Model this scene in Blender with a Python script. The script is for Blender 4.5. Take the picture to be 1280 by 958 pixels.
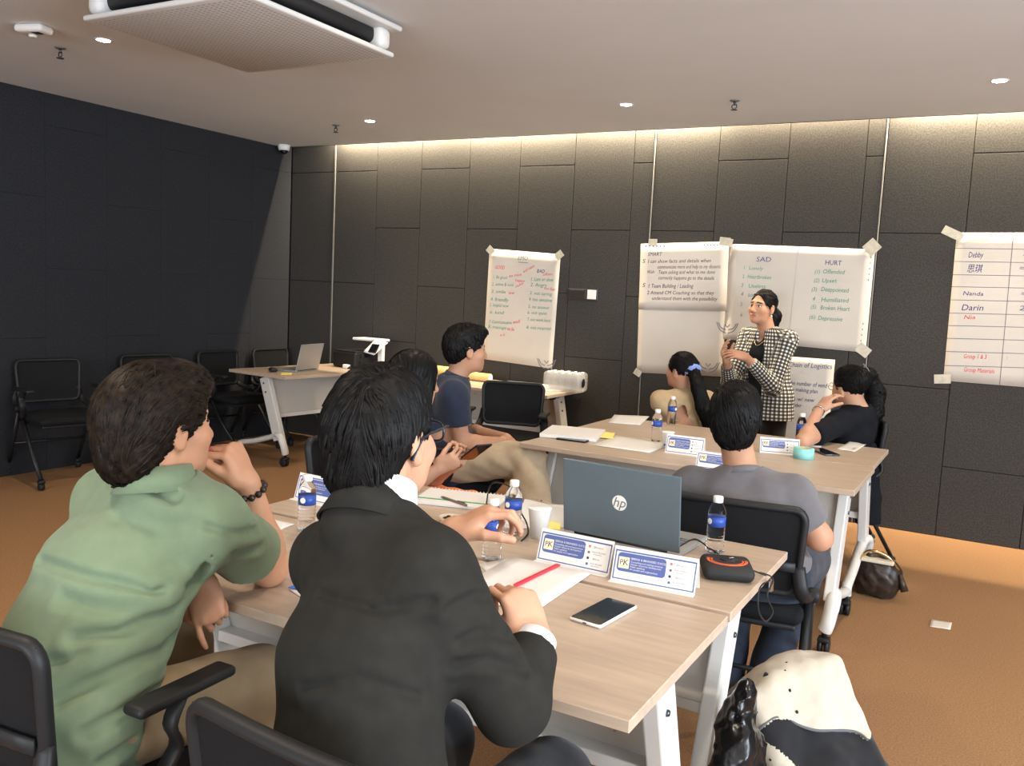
import bpy, bmesh, math, random
import numpy as np
from mathutils import Vector, Matrix

for o in list(bpy.data.objects):
    bpy.data.objects.remove(o)
scene = bpy.context.scene
COL = scene.collection

# ------------------------------------------------------------------ camera
FPX, CX, CY, CAMH = 1100.0, 640.0, 479.0, 1.5
def _dir(p):
    v = np.array([p[0]-CX, p[1]-CY, FPX]); return v/np.linalg.norm(v)
_M = np.stack([-_dir((-1358, 262)), _dir((1267, 392)), -_dir((118, 11220))])
_U, _S, _Vt = np.linalg.svd(_M)
RC = _U @ _Vt                       # image ray (right, down, forward) -> room axes
CAM = np.array([0, 0, CAMH])
def ray(px, py): return RC @ np.array([px-CX, py-CY, FPX])
def at_z(px, py, z): r = ray(px, py); return CAM + r*((z-CAMH)/r[2])
def at_y(px, py, y): r = ray(px, py); return CAM + r*(y/r[1])
def at_x(px, py, x): r = ray(px, py); return CAM + r*(x/r[0])
def at_d(px, py, d): return CAM + ray(px, py)*(d/FPX)

cam_data = bpy.data.cameras.new('camera')
cam = bpy.data.objects.new('camera', cam_data); COL.objects.link(cam)
cam_data.sensor_width = 36.0; cam_data.lens = 36.0*FPX/1280.0
cam_data.clip_start = 0.05
cm = Matrix.Identity(4)
for i in range(3):
    cm[i][0] = RC[i, 0]; cm[i][1] = -RC[i, 1]; cm[i][2] = -RC[i, 2]
cm.translation = Vector((0, 0, CAMH))
cam.matrix_world = cm
scene.camera = cam

# ------------------------------------------------------------------ world, lights, exposure
ZC = 2.75            # ceiling height
YB = 6.469           # back wall
XL = -6.14           # left wall
XR, YR = 4.6, -5.6   # right and rear walls, out of frame
w = bpy.data.worlds.new('world'); scene.world = w; w.use_nodes = True
bg = w.node_tree.nodes['Background']; bg.inputs[0].default_value = (0.72, 0.82, 1.0, 1); bg.inputs[1].default_value = 1.0
vs = scene.view_settings
vs.view_transform = 'Standard'; vs.look = 'None'; vs.exposure = 0.68; vs.gamma = 1.0; vs.use_curve_mapping = False

def area(name, loc, rot, sx, sy, power, color):
    l = bpy.data.lights.new(name, 'AREA'); l.shape = 'RECTANGLE'; l.size = sx; l.size_y = sy
    l.energy = power; l.color = color
    o = bpy.data.objects.new(name, l); COL.objects.link(o); o.location = loc; o.rotation_euler = rot
    return o
# daylight falling in through the right-hand windows and the rear windows (both walls are behind the camera's field of view)
area('daylight_right_window', (XR-0.02, 0.4, 1.5), (0, math.radians(90), 0), 2.0, 5.6, 380, (0.80, 0.90, 1.0))
area('daylight_rear_window', (-1.2, YR+0.02, 1.5), (math.radians(90), 0, 0), 7.0, 2.0, 260, (0.88, 0.94, 1.0))
# ------------------------------------------------------------------ tagging and object helpers
def tag(o, label=None, cat=None, group=None, kind=None):
    if label: o['label'] = label
    if cat: o['category'] = cat
    if group: o['group'] = group
    if kind: o['kind'] = kind
    return o
def empty(name, loc=(0, 0, 0), rz=0.0, label=None, cat=None, group=None, kind=None):
    o = bpy.data.objects.new(name, None); COL.objects.link(o)
    o.location = loc; o.rotation_euler = (0, 0, rz); o.empty_display_size = 0.1
    return tag(o, label, cat, group, kind)
def link(name, me, m=None, parent=None, world=False):
    o = bpy.data.objects.new(name, me); COL.objects.link(o)
    if m is not None and not me.materials: me.materials.append(m)
    if parent is not None:
        o.parent = parent
        if world: o.matrix_parent_inverse = parent.matrix_basis.inverted()
    return o
def copy_tree(o, parent=None, group=None):
    c = o.copy(); COL.objects.link(c)
    if parent is not None: c.parent = parent
    for ch in list(o.children): copy_tree(ch, c)
    return c

# ------------------------------------------------------------------ materials
def mat(name, col, rough=0.6, metal=0.0, var=0.0, vscale=8.0, stretch=(1, 1, 1), bump=0.0, bscale=200.0, spec=0.5,
        trans=0.0, alpha=1.0, emit=None, estr=0.0, sheen=0.0, ior=1.45, detail=4.0, col2=None):
    m = bpy.data.materials.new(name); m.use_nodes = True
    nt = m.node_tree; b = nt.nodes['Principled BSDF']
    c = (*col, 1.0)
    b.inputs['Base Color'].default_value = c
    b.inputs['Roughness'].default_value = rough; b.inputs['Metallic'].default_value = metal
    b.inputs['Specular IOR Level'].default_value = spec; b.inputs['IOR'].default_value = ior
    b.inputs['Transmission Weight'].default_value = trans; b.inputs['Alpha'].default_value = alpha
    if sheen: b.inputs['Sheen Weight'].default_value = sheen
    if emit: b.inputs['Emission Color'].default_value = (*emit, 1); b.inputs['Emission Strength'].default_value = estr
    if var or bump:
        tc = nt.nodes.new('ShaderNodeTexCoord'); mp = nt.nodes.new('ShaderNodeMapping')
        mp.inputs['Scale'].default_value = stretch
        nt.links.new(tc.outputs['Object'], mp.inputs['Vector'])
    if var:
        n = nt.nodes.new('ShaderNodeTexNoise'); n.inputs['Scale'].default_value = vscale; n.inputs['Detail'].default_value = detail
        nt.links.new(mp.outputs[0], n.inputs['Vector'])
        r = nt.nodes.new('ShaderNodeValToRGB')
        lo = tuple(max(0, x*(1-var)) for x in col) if col2 is None else col
        hi = tuple(min(1, x*(1+var)) for x in col) if col2 is None else col2
        r.color_ramp.elements[0].position = 0.32; r.color_ramp.elements[1].position = 0.68
        r.color_ramp.elements[0].color = (*lo, 1); r.color_ramp.elements[1].color = (*hi, 1)
        nt.links.new(n.outputs['Fac'], r.inputs['Fac']); nt.links.new(r.outputs['Color'], b.inputs['Base Color'])
    if bump:
        n2 = nt.nodes.new('ShaderNodeTexNoise'); n2.inputs['Scale'].default_value = bscale; n2.inputs['Detail'].default_value = 3
        nt.links.new(mp.outputs[0], n2.inputs['Vector'])
        bp = nt.nodes.new('ShaderNodeBump'); bp.inputs['Strength'].default_value = bump; bp.inputs['Distance'].default_value = 0.002
        nt.links.new(n2.outputs['Fac'], bp.inputs['Height']); nt.links.new(bp.outputs[0], b.inputs['Normal'])
    return m

M = {}
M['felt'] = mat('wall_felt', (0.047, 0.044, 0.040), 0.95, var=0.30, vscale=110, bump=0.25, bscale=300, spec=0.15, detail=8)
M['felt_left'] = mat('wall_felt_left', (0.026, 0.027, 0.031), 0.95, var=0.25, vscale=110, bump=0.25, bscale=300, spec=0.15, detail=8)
M['gap'] = mat('panel_gap', (0.012, 0.012, 0.012), 0.9)
M['paint'] = mat('ceiling_paint', (0.73, 0.745, 0.755), 0.85, var=0.02, vscale=1.5)
M['carpet'] = mat('carpet', (0.285, 0.158, 0.078), 0.97, var=0.22, vscale=150, bump=0.9, bscale=420, spec=0.1, detail=6)
M['trim'] = mat('aluminium_trim', (0.20, 0.19, 0.175), 0.5, metal=0.3)
M['wall'] = mat('plain_wall', (0.16, 0.16, 0.17), 0.9)
M['wood'] = mat('laminate_oak', (0.455, 0.35, 0.262), 0.38, var=0.10, vscale=5.0, stretch=(0.9, 9, 9), bump=0.04, bscale=60, detail=7)
M['edge'] = mat('laminate_edge', (0.33, 0.25, 0.18), 0.45, var=0.08, vscale=8, stretch=(1, 8, 8))
M['white_metal'] = mat('white_powder_coat', (0.64, 0.62, 0.575), 0.38)
M['grey_panel'] = mat('beige_grey_panel', (0.46, 0.43, 0.38), 0.5, var=0.03, vscale=4)
M['black_plastic'] = mat('black_plastic', (0.014, 0.014, 0.015), 0.5, spec=0.35)
M['black_rubber'] = mat('black_rubber', (0.012, 0.012, 0.012), 0.7)
M['black_metal'] = mat('black_metal', (0.02, 0.021, 0.023), 0.38, metal=0.4)
M['black_fabric'] = mat('black_upholstery', (0.008, 0.0085, 0.010), 0.92, bump=0.5, bscale=500, spec=0.25)
M['mesh'] = mat('black_mesh', (0.0085, 0.0085, 0.0095), 0.8, bump=0.8, bscale=700, spec=0.25)
M['bolt'] = mat('steel_bolt', (0.10, 0.11, 0.13), 0.3, metal=0.9)
M['paper'] = mat('paper', (0.70, 0.68, 0.65), 0.8, var=0.02, vscale=5)
M['poster'] = mat('flip_chart_paper', (0.52, 0.475, 0.42), 0.8, var=0.035, vscale=3)
M['tape'] = mat('masking_tape', (0.50, 0.46, 0.36), 0.7, var=0.12, vscale=30)
M['ink_blue'] = mat('ink_blue', (0.055, 0.065, 0.18), 0.8)
M['ink_dark'] = mat('ink_dark', (0.05, 0.045, 0.08), 0.8)
M['ink_green'] = mat('ink_green', (0.10, 0.30, 0.22), 0.8)
M['ink_red'] = mat('ink_red', (0.62, 0.08, 0.10), 0.8)
M['ink_grey'] = mat('ink_grey', (0.16, 0.16, 0.18), 0.8)
M['ink_pale'] = mat('ink_pale', (0.45, 0.42, 0.40), 0.8)
M['card_blue'] = mat('print_blue', (0.085, 0.125, 0.34), 0.5)
M['card_white'] = mat('print_white', (0.82, 0.80, 0.75), 0.5)
M['cream'] = mat('print_cream', (0.85, 0.75, 0.50), 0.6)
M['white_plastic'] = mat('white_plastic', (0.78, 0.77, 0.74), 0.4)
M['chrome'] = mat('chrome', (0.55, 0.55, 0.57), 0.2, metal=1.0)
M['screen'] = mat('dark_glass_screen', (0.006, 0.006, 0.008), 0.08)
M['pet'] = mat('clear_pet', (0.96, 0.98, 1.0), 0.04, trans=1.0, ior=1.18)
M['label_blue'] = mat('bottle_label_blue', (0.02, 0.06, 0.30), 0.4)
M['silver'] = mat('silver_shell', (0.42, 0.41, 0.40), 0.38, metal=0.5)
M['slate'] = mat('slate_laptop_lid', (0.115, 0.155, 0.18), 0.34, metal=0.25)

# ------------------------------------------------------------------ mesh primitives (bmesh builders)
def new_mesh(name, verts, faces, smooth=False):
    me = bpy.data.meshes.new(name); me.from_pydata([tuple(map(float, v)) for v in verts], [], faces); me.update()
    if smooth: me.polygons.foreach_set('use_smooth', [True]*len(me.polygons))
    return me
def from_bm(bm, name, smooth=False):
    me = bpy.data.meshes.new(name)
    bmesh.ops.recalc_face_normals(bm, faces=bm.faces)
    bm.to_mesh(me); bm.free()
    if smooth: me.polygons.foreach_set('use_smooth', [True]*len(me.polygons))
    return me
def box_bm(bm, c, s, rot=None, bevel=0.0, seg=2):
    r = bmesh.ops.create_cube(bm, size=1.0)
    vs_ = r['verts']
    bmesh.ops.scale(bm, vec=s, verts=vs_)
    if bevel > 0:
        es = list({e for v in vs_ for e in v.link_edges})
        rb = bmesh.ops.bevel(bm, geom=es, offset=min(bevel, min(s)*0.49), segments=seg, profile=0.5, affect='EDGES', clamp_overlap=True)
        vs_ = list({v for f in rb['faces'] for v in f.verts} | set(v for v in vs_ if v.is_valid))
    if rot is not None: bmesh.ops.rotate(bm, cent=(0, 0, 0), matrix=rot, verts=vs_)
    bmesh.ops.translate(bm, vec=c, verts=vs_)
    return vs_
def box(name, c, s, m, parent=None, rot=None, bevel=0.0, seg=2, world=False, smooth=False):
    bm = bmesh.new(); box_bm(bm, c, s, rot, bevel, seg)
    return link(name, from_bm(bm, name, smooth), m, parent, world)
def frames(pts, up=None):
    pts = [Vector(p) for p in pts]; n = len(pts); T = []
    for i in range(n):
        a = pts[max(0, i-1)]; b = pts[min(n-1, i+1)]; T.append((b-a).normalized())
    u = Vector(up) if up is not None else (Vector((0, 0, 1)) if abs(T[0].z) < 0.9 else Vector((1, 0, 0)))
    out = []
    for t in T:
        s = t.cross(u)
        if s.length < 1e-4: s = t.cross(Vector((0.3, 1, 0.2)))
        s.normalize(); u2 = s.cross(t).normalized(); u = u2; out.append((s, u2))
    return pts, T, out
def tube_data(pts, r, n=8, ry=None, up=None, closed=False, caps=True):
    P, T, FR = frames(pts, up)
    N = len(P); rr = r if isinstance(r, (list, tuple)) else [r]*N
    if ry is None: ryy = rr
    else: ryy = ry if isinstance(ry, (list, tuple)) else [ry]*N
    V, Fc = [], []
    for i in range(N):
        s, u = FR[i]
        for k in range(n):
            a = 2*math.pi*k/n
            V.append(P[i] + s*(rr[i]*math.cos(a)) + u*(ryy[i]*math.sin(a)))
    M_ = N if closed else N-1
    for i in range(M_):
        j = (i+1) % N
        for k in range(n):
            l = (k+1) % n
            Fc.append((i*n+k, i*n+l, j*n+l, j*n+k))
    if caps and not closed:
        Fc.append(tuple(range(n-1, -1, -1))); Fc.append(tuple((N-1)*n+k for k in range(n)))
    return V, Fc
def tube(name, pts, r, m, parent=None, n=8, ry=None, up=None, closed=False, world=False, smooth=True):
    V, Fc = tube_data(pts, r, n, ry, up, closed)
    return link(name, new_mesh(name, V, Fc, smooth), m, parent, world)
def merge_data(lst):
    V, F_ = [], []
    for v, f in lst:
        o = len(V); V += list(v); F_ += [tuple(i+o for i in q) for q in f]
    return V, F_
def lathe_data(prof, n=20, c=(0, 0, 0)):
    V, F_ = [], []
    for (r, z) in prof:
        for k in range(n):
            a = 2*math.pi*k/n; V.append((c[0]+r*math.cos(a), c[1]+r*math.sin(a), c[2]+z))
    for i in range(len(prof)-1):
        for k in range(n):
            l = (k+1) % n; F_.append((i*n+k, i*n+l, (i+1)*n+l, (i+1)*n+k))
    if prof[0][0] > 1e-5: F_.append(tuple(range(n-1, -1, -1)))
    if prof[-1][0] > 1e-5: F_.append(tuple((len(prof)-1)*n+k for k in range(n)))
    return V, F_
def lathe(name, prof, m, parent=None, n=20, c=(0, 0, 0), smooth=True):
    V, F_ = lathe_data(prof, n, c); return link(name, new_mesh(name, V, F_, smooth), m, parent)
def smooth_path(pts, k=6):
    P = [Vector(p) for p in pts]; out = []
    for i in range(len(P)-1):
        p0 = P[max(0, i-1)]; p1 = P[i]; p2 = P[i+1]; p3 = P[min(len(P)-1, i+2)]
        for j in range(k):
            t = j/k
            out.append(0.5*((2*p1)+(p2-p0)*t+(2*p0-5*p1+4*p2-p3)*t*t+(3*p1-p0-3*p2+p3)*t**3))
    out.append(P[-1]); return out
def sheet(name, corners, m, parent=None, th=0.0006, nx=10, ny=10, wob=0.0, seed=0, world=False):
    """thin sheet of paper with thickness; corners TL,TR,BR,BL"""
    rnd = np.random.RandomState(seed); a, b, c, d = [np.array(p, float) for p in corners]
    n = np.cross(b-a, d-a); n /= np.linalg.norm(n)
    ph = rnd.rand(4)*6.28; V = []
    for j in range(ny+1):
        for i in range(nx+1):
            u, v = i/nx, j/ny
            p = (a*(1-u)+b*u)*(1-v)+(d*(1-u)+c*u)*v
            h = wob*(math.sin(5*u+ph[0]+3*v)+math.sin(7*v+ph[1]-2*u)+0.5*math.sin(11*u+ph[2]))/2.5
            V.append(p+n*h)
    k = len(V); V = V+[p-n*th for p in V]; F_ = []
    W_ = nx+1
    for j in range(ny):
        for i in range(nx):
            q = (j*W_+i, j*W_+i+1, (j+1)*W_+i+1, (j+1)*W_+i); F_.append(q); F_.append(tuple(k+x for x in reversed(q)))
    ring = [i for i in range(W_)]+[j*W_+nx for j in range(1, ny+1)]+[ny*W_+i for i in range(nx-1, -1, -1)]+[j*W_ for j in range(ny-1, 0, -1)]
    for i in range(len(ring)):
        p, q = ring[i], ring[(i+1) % len(ring)]; F_.append((q, p, k+p, k+q))
    return link(name, new_mesh(name, V, F_, True), m, parent, world)
def text_data(s, size, shear=0.0, ext=0.0):
    cu = bpy.data.curves.new('t', 'FONT'); cu.body = s; cu.size = size; cu.shear = shear; cu.resolution_u = 2; cu.extrude = ext
    o = bpy.data.objects.new('t', cu); COL.objects.link(o)
    me = bpy.data.meshes.new_from_object(o.evaluated_get(bpy.context.evaluated_depsgraph_get()))
    V = [tuple(v.co) for v in me.vertices]; F_ = [tuple(p.vertices) for p in me.polygons]
    bpy.data.objects.remove(o); bpy.data.curves.remove(cu); bpy.data.meshes.remove(me)
    return V, F_
def write(name, items, m, origin, ux, uy, parent=None, world=False, shear=0.0, lift=0.0012):
    """items: (text, u, v, size) in metres on the plane origin + u*ux + v*uy, one object per line"""
    o = np.array(origin, float); ux = np.array(ux, float); uy = np.array(uy, float); n = np.cross(ux, uy)
    for t, u, v, s in items:
        key = (t, s, shear)
        if key not in _txt: _txt[key] = text_data(t, s, shear)
        V, F_ = _txt[key]
        link(name, new_mesh(name, [o+ux*(u+p[0])+uy*(v+p[1])+n*lift for p in V], F_), m, parent, world)
_txt = {}
def poly_plate(name, pts2, m, origin, ux, uy, parent=None, th=0.0008, lift=0.0004, world=False):
    o = np.array(origin, float); ux = np.array(ux, float); uy = np.array(uy, float); n = np.cross(ux, uy)
    a = [o+ux*u+uy*v+n*(lift+th) for u, v in pts2]; b = [o+ux*u+uy*v+n*lift for u, v in pts2]; k = len(a)
    F_ = [tuple(range(k)), tuple(range(2*k-1, k-1, -1))]+[(i, k+i, k+(i+1) % k, (i+1) % k) for i in range(k)]
    return link(name, new_mesh(name, a+b, F_), m, parent, world)
def rrect(x0, y0, x1, y1, r, k=5):
    out = []
    for cx, cy, a0 in ((x1-r, y1-r, 0), (x0+r, y1-r, 90), (x0+r, y0+r, 180), (x1-r, y0+r, 270)):
        for i in range(k+1):
            a = math.radians(a0+90*i/k); out.append((cx+r*math.cos(a), cy+r*math.sin(a)))
    return out
# ------------------------------------------------------------------ room shell
def struct(name, loc=(0, 0, 0), label=None):
    return empty(name, loc, 0, label, None, None, 'structure')
fl = box('floor', ((XL+XR)/2, (YB+YR)/2, -0.05), (XR-XL+0.4, YB-YR+0.4, 0.1), M['carpet']); tag(fl, 'orange brown short pile carpet floor', kind='structure')
YCE = 6.375          # front edge of the light slot along the back wall
cl = box('ceiling', ((XL+XR)/2, (YCE+YR)/2, ZC+0.03), (XR-XL+0.4, YCE-YR, 0.06), M['paint']); tag(cl, 'plain off-white painted ceiling', kind='structure')
cv = struct('trim_1', (0, YB, ZC), 'recessed light slot between ceiling and back wall')
box('slot_top', (-.8, -0.02, 0.22), (11, 0.4, 0.03), M['paint'], cv)
box('slot_face', (-.8, YCE-YB-0.012, 0.11), (11, 0.02, 0.22), M['paint'], cv)
# back wall: recessed base with separate felt panels
wb = struct('wall_back', (0, YB+0.02, 0), 'dark grey felt panelled back wall with staggered joints')
box('base', (-.8, 0.05, 1.45), (11.1, 0.08, 3.1), M['gap'], wb)
_pm = {}
def felt_panel(parent, cx, z0, z1, wd, axis, m):
    key = (round(wd, 3), round(z1-z0, 3), axis, m.name)
    if key not in _pm:
        bm = bmesh.new()
        s = (wd-0.003, 0.02, z1-z0-0.003) if axis == 'x' else (0.02, wd-0.0012, z1-z0-0.0012)
        box_bm(bm, (0, 0, 0), s, None, 0.0035 if axis == 'x' else 0.0012, 1); _pm[key] = from_bm(bm, 'felt_panel'); _pm[key].materials.append(m)
    o = link('felt_panel', _pm[key], None, parent)
    o.location = (cx, -0.008, (z0+z1)/2) if axis == 'x' else (0.0, cx, (z0+z1)/2)
    return o
cols = [(-6.14, -5.61, 1), (-5.598, -5.11, 1), (-5.11, -4.62, 0), (-4.62, -4.12, 1), (-4.12, -3.628, 0), (-3.628, -3.127, 1), (-3.127, -2.624, 0),
        (-2.624, -2.464, 1), (-2.452, -1.959, 0), (-1.959, -1.459, 1), (-1.459, -0.943, 0), (-0.943, -0.829, 1), (-0.817, -0.294, 0), (-0.294, 0.2, 1), (0.2, 0.7, 0), (0.7, 0.82, 1),
        (0.83, 1.33, 0), (1.33, 1.83, 1), (1.83, 2.33, 0), (2.33, 2.83, 1), (2.83, 3.4, 0), (3.4, 3.9, 1), (3.9, 4.6, 0)]
ZA = [0.0, 0.475, 1.5, 2.523, 2.96]; ZB = [0.0, 0.99, 2.01, 2.96]
for x0, x1, k in cols:
    zz = ZA if k else ZB
    for a, b in zip(zz[:-1], zz[1:]): felt_panel(wb, (x0+x1)/2, a, b, x1-x0, 'x', M['felt'])
for n_, x in enumerate((-5.604, -2.458, -0.823, 0.825)):
    t = box('trim_%d' % (n_+2), (x, YB+0.004, 1.4), (0.009 if x > -5 else 0.018, 0.012, 2.8), M['trim'], None, None, 0.002, 1)
    tag(t, 'pale metal strip standing upright between felt wall panels', kind='structure')
# left wall
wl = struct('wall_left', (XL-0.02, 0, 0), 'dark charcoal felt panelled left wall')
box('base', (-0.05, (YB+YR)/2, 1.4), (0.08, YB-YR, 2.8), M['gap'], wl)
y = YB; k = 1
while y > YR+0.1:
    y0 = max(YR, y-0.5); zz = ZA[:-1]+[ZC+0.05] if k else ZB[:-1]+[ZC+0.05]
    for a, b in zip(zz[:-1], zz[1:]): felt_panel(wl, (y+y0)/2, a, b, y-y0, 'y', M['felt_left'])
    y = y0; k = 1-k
# right and rear walls with window openings (never in frame, they let the daylight in)
def wall_with_opening(name, axis, pos, a0, a1, o0, o1, zb, zt, label):
    wr = struct(name, (0, 0, 0), label)
    for nm, u0, u1, z0, z1 in (('lower', a0, a1, 0, zb), ('upper', a0, a1, zt, ZC), ('side', a0, o0, zb, zt), ('side', o1, a1, zb, zt)):
        c = ((u0+u1)/2, (z0+z1)/2); s = (u1-u0, z1-z0)
        if axis == 'x': box(nm, (pos, c[0], c[1]), (0.1, s[0], s[1]), M['wall'], wr)
        else: box(nm, (c[0], pos, c[1]), (s[0], 0.1, s[1]), M['wall'], wr)
wall_with_opening('wall_right', 'x', XR+0.06, YR, YB, -2.6, 3.4, 0.45, 2.55, 'plain dark side wall with wide window')
wall_with_opening('wall_rear', 'y', YR-0.06, XL, XR, -4.8, 2.4, 0.45, 2.55, 'plain dark rear wall with wide window')

# ------------------------------------------------------------------ ceiling fittings
M['led'] = mat('led_strip', (1, 0.9, 0.75), 0.5, emit=(1.0, 0.80, 0.52), estr=6.0)
M['lamp_glow'] = mat('downlight_glow', (1, 0.95, 0.85), 0.5, emit=(1.0, 0.86, 0.66), estr=120.0)
warm = (1.0, 0.83, 0.62)
for x0, x1 in ((-5.55, -4.35), (-4.30, -3.1), (-3.05, -1.9), (-0.78, 0.42), (0.47, 1.67), (1.72, 2.9)):
    s = tag(empty('led_strip', ((x0+x1)/2, YCE+0.03, ZC+0.16), 0), 'glowing warm led strip hidden in the slot above back wall', 'light strip', 'led strips in the wall slot')
    box('channel', (0, -0.008, 0.0), (x1-x0, 0.012, 0.02), M['white_plastic'], s)
    box('diffuser', (0, 0.004, 0), (x1-x0-0.02, 0.010, 0.014), M['led'], s)
    l = area('led_strip_light', ((x0+x1)/2, YCE+0.045, ZC+0.15), (math.radians(55), 0, 0), x1-x0, 0.02, 75.0*(x1-x0)/1.2, (1.0, 0.84, 0.60))
s = area('led_strip_light', (-1.35, YCE+0.045, ZC+0.15), (math.radians(55), 0, 0), 1.0, 0.02, 30.0, (1.0, 0.82, 0.58))

def downlight(x, y, power=42.0):
    o = tag(empty('downlight', (x, y, ZC)), DL.get((x, y), 'small round recessed downlight over the seats away from the charts'), 'ceiling light', 'recessed downlights in the ceiling')
    lathe('rim', [(0.030, -0.001), (0.044, -0.005), (0.048, -0.001), (0.048, 0.002)], M['white_plastic'], o, 24)
    lathe('lamp', [(0.0, -0.007), (0.022, -0.006), (0.036, -0.003)], M['lamp_glow'], o, 20)
    l = bpy.data.lights.new('downlight_lamp', 'SPOT'); l.energy = power; l.spot_size = math.radians(115); l.spot_blend = 0.75
    l.color = warm; l.shadow_soft_size = 0.05
    lo = bpy.data.objects.new('downlight_lamp', l); COL.objects.link(lo); lo.location = (x, y, ZC-0.03)
DL = {(-4.43, 3.20): 'lit round downlight between the detector and the air conditioner', (-4.43, 5.50): 'lit round downlight nearest the corner security camera', (-2.31, 5.50): 'lit round downlight in front of the SMART flip chart', (-0.16, 5.50): 'lit round downlight in front of the ruled name table sheet', (-2.31, 3.20): 'lit round downlight beside the open flap of the air conditioner'}
for x in (-4.43, -2.31, -0.16, 1.95):
    for yy in (5.50, 3.20, 0.9, -1.4):
        downlight(x, yy)

def sprinkler(x, y, lab):
    o = tag(empty('fire_sprinkler', (x, y, ZC)), lab, 'sprinkler', 'fire sprinklers in the ceiling')
    lathe('plate', [(0.0, -0.006), (0.026, -0.006), (0.032, 0.0)], M['trim'], o, 16)
    lathe('stem', [(0.008, -0.03), (0.008, -0.004)], M['bolt'], o, 10)
    tube('yoke', [(-0.012, 0, -0.024), (-0.016, 0, -0.042), (0, 0, -0.055), (0.016, 0, -0.042), (0.012, 0, -0.024)], 0.0035, M['bolt'], o, 6)
    lathe('deflector', [(0.0, -0.060), (0.020, -0.060), (0.020, -0.056), (0.0, -0.056)], M['bolt'], o, 12)
for x, y, q in ((-4.83, 5.57, 'beside the downlight nearest the corner camera'), (-1.615, 5.58, 'between two downlights above the presenter'), (-4.84, 3.22, 'beside the white detector')): sprinkler(x, y, 'small metal fire sprinkler '+q)
# smoke / gas detector
o = tag(empty('ceiling_detector', (*at_z(42, 32, ZC)[:2], ZC)), 'rounded white detector unit on the ceiling near the air conditioner', 'detector')
bm = bmesh.new(); box_bm(bm, (0, 0, -0.02), (0.17, 0.10, 0.04), Matrix.Rotation(0.3, 3, 'Z'), 0.018, 3); link('housing', from_bm(bm, 'housing', True), M['white_plastic'], o)
box('grille', (0.03, 0.0, -0.036), (0.05, 0.045, 0.012), M['bolt'], o, Matrix.Rotation(0.3, 3, 'Z'), 0.003)
lathe('sensor', [(0.0, -0.05), (0.018, -0.05), (0.022, -0.038)], M['white_plastic'], o, 16, (-0.04, 0.02, 0))
# camera dome
o = tag(empty('dome_camera', (-6.04, 6.25, ZC)), 'small white security camera on the ceiling in the room corner', 'camera')
lathe('base', [(0.0, -0.05), (0.05, -0.05), (0.055, -0.02), (0.055, 0.0)], M['white_plastic'], o, 20)
lathe('dome', [(0.0, -0.085), (0.02, -0.08), (0.034, -0.066), (0.038, -0.05)], M['screen'], o, 20)

# ceiling cassette air conditioner
def cassette():
    cx, cy = -3.17, 3.02; S = 0.485; zp = 2.585
    o = tag(empty('air_conditioner', (cx, cy, ZC)), 'white ceiling cassette air conditioner with lowered perforated square panel', 'air conditioner')
    M['ac'] = mat('ac_white', (0.66, 0.65, 0.63), 0.45)
    M['ac_hole_shade'] = mat('ac_hole_shade', (0.42, 0.41, 0.40), 0.8)
    bm = bmesh.new(); box_bm(bm, (0, 0, zp-ZC+0.012), (2*S, 2*S, 0.024), None, 0.010, 3); p = link('lowered_panel', from_bm(bm, 'lowered_panel', True), M['ac'], o)
    # perforations: rows of flat quads on the underside, hole shade put into their colour
    V, F_ = [], []; n = 30; m_ = 46; zz = zp-ZC-0.0008
    for i in range(n):
        for j in range(m_):
            u = -S+0.04+(2*S-0.08)*i/(n-1); v = -S+0.04+(2*S-0.08)*j/(m_-1); k = len(V); a, b = 0.0085, 0.0045
            V += [(u-a, v-b, zz), (u+a, v-b, zz), (u+a, v+b, zz), (u-a, v+b, zz)]; F_.append((k, k+3, k+2, k+1))
    h = link('perforations', new_mesh('perforations', V, F_), M['ac_hole_shade'], p); h['kind'] = 'stuff'
    bm = bmesh.new(); box_bm(bm, (0, 0, -0.028), (2*S+0.05, 2*S+0.05, 0.026), None, 0.010, 3); link('upper_frame', from_bm(bm, 'upper_frame', True), M['ac'], o)
    bm = bmesh.new(); box_bm(bm, (0, 0, -0.075), (2*S-0.10, 2*S-0.10, 0.075), None, 0.03, 3); link('dark_intake', from_bm(bm, 'dark_intake', True), M['black_plastic'], o)
    for sx, sy in ((1, 1), (1, -1), (-1, 1), (-1, -1)):
        bm = bmesh.new(); box_bm(bm, (sx*(S-0.055), sy*(S-0.055), -0.085), (0.09, 0.09, 0.10), None, 0.03, 3); link('corner_block', from_bm(bm, 'corner_block', True), M['ac'], o)
    for a in range(4):
        q = box('air_flap', (0, S-0.07, -0.135), (2*S-0.22, 0.06, 0.010), M['black_plastic'], o, None, 0.003)
        q.matrix_basis = Matrix.Rotation(a*math.pi/2, 4, 'Z')
cassette()
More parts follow.
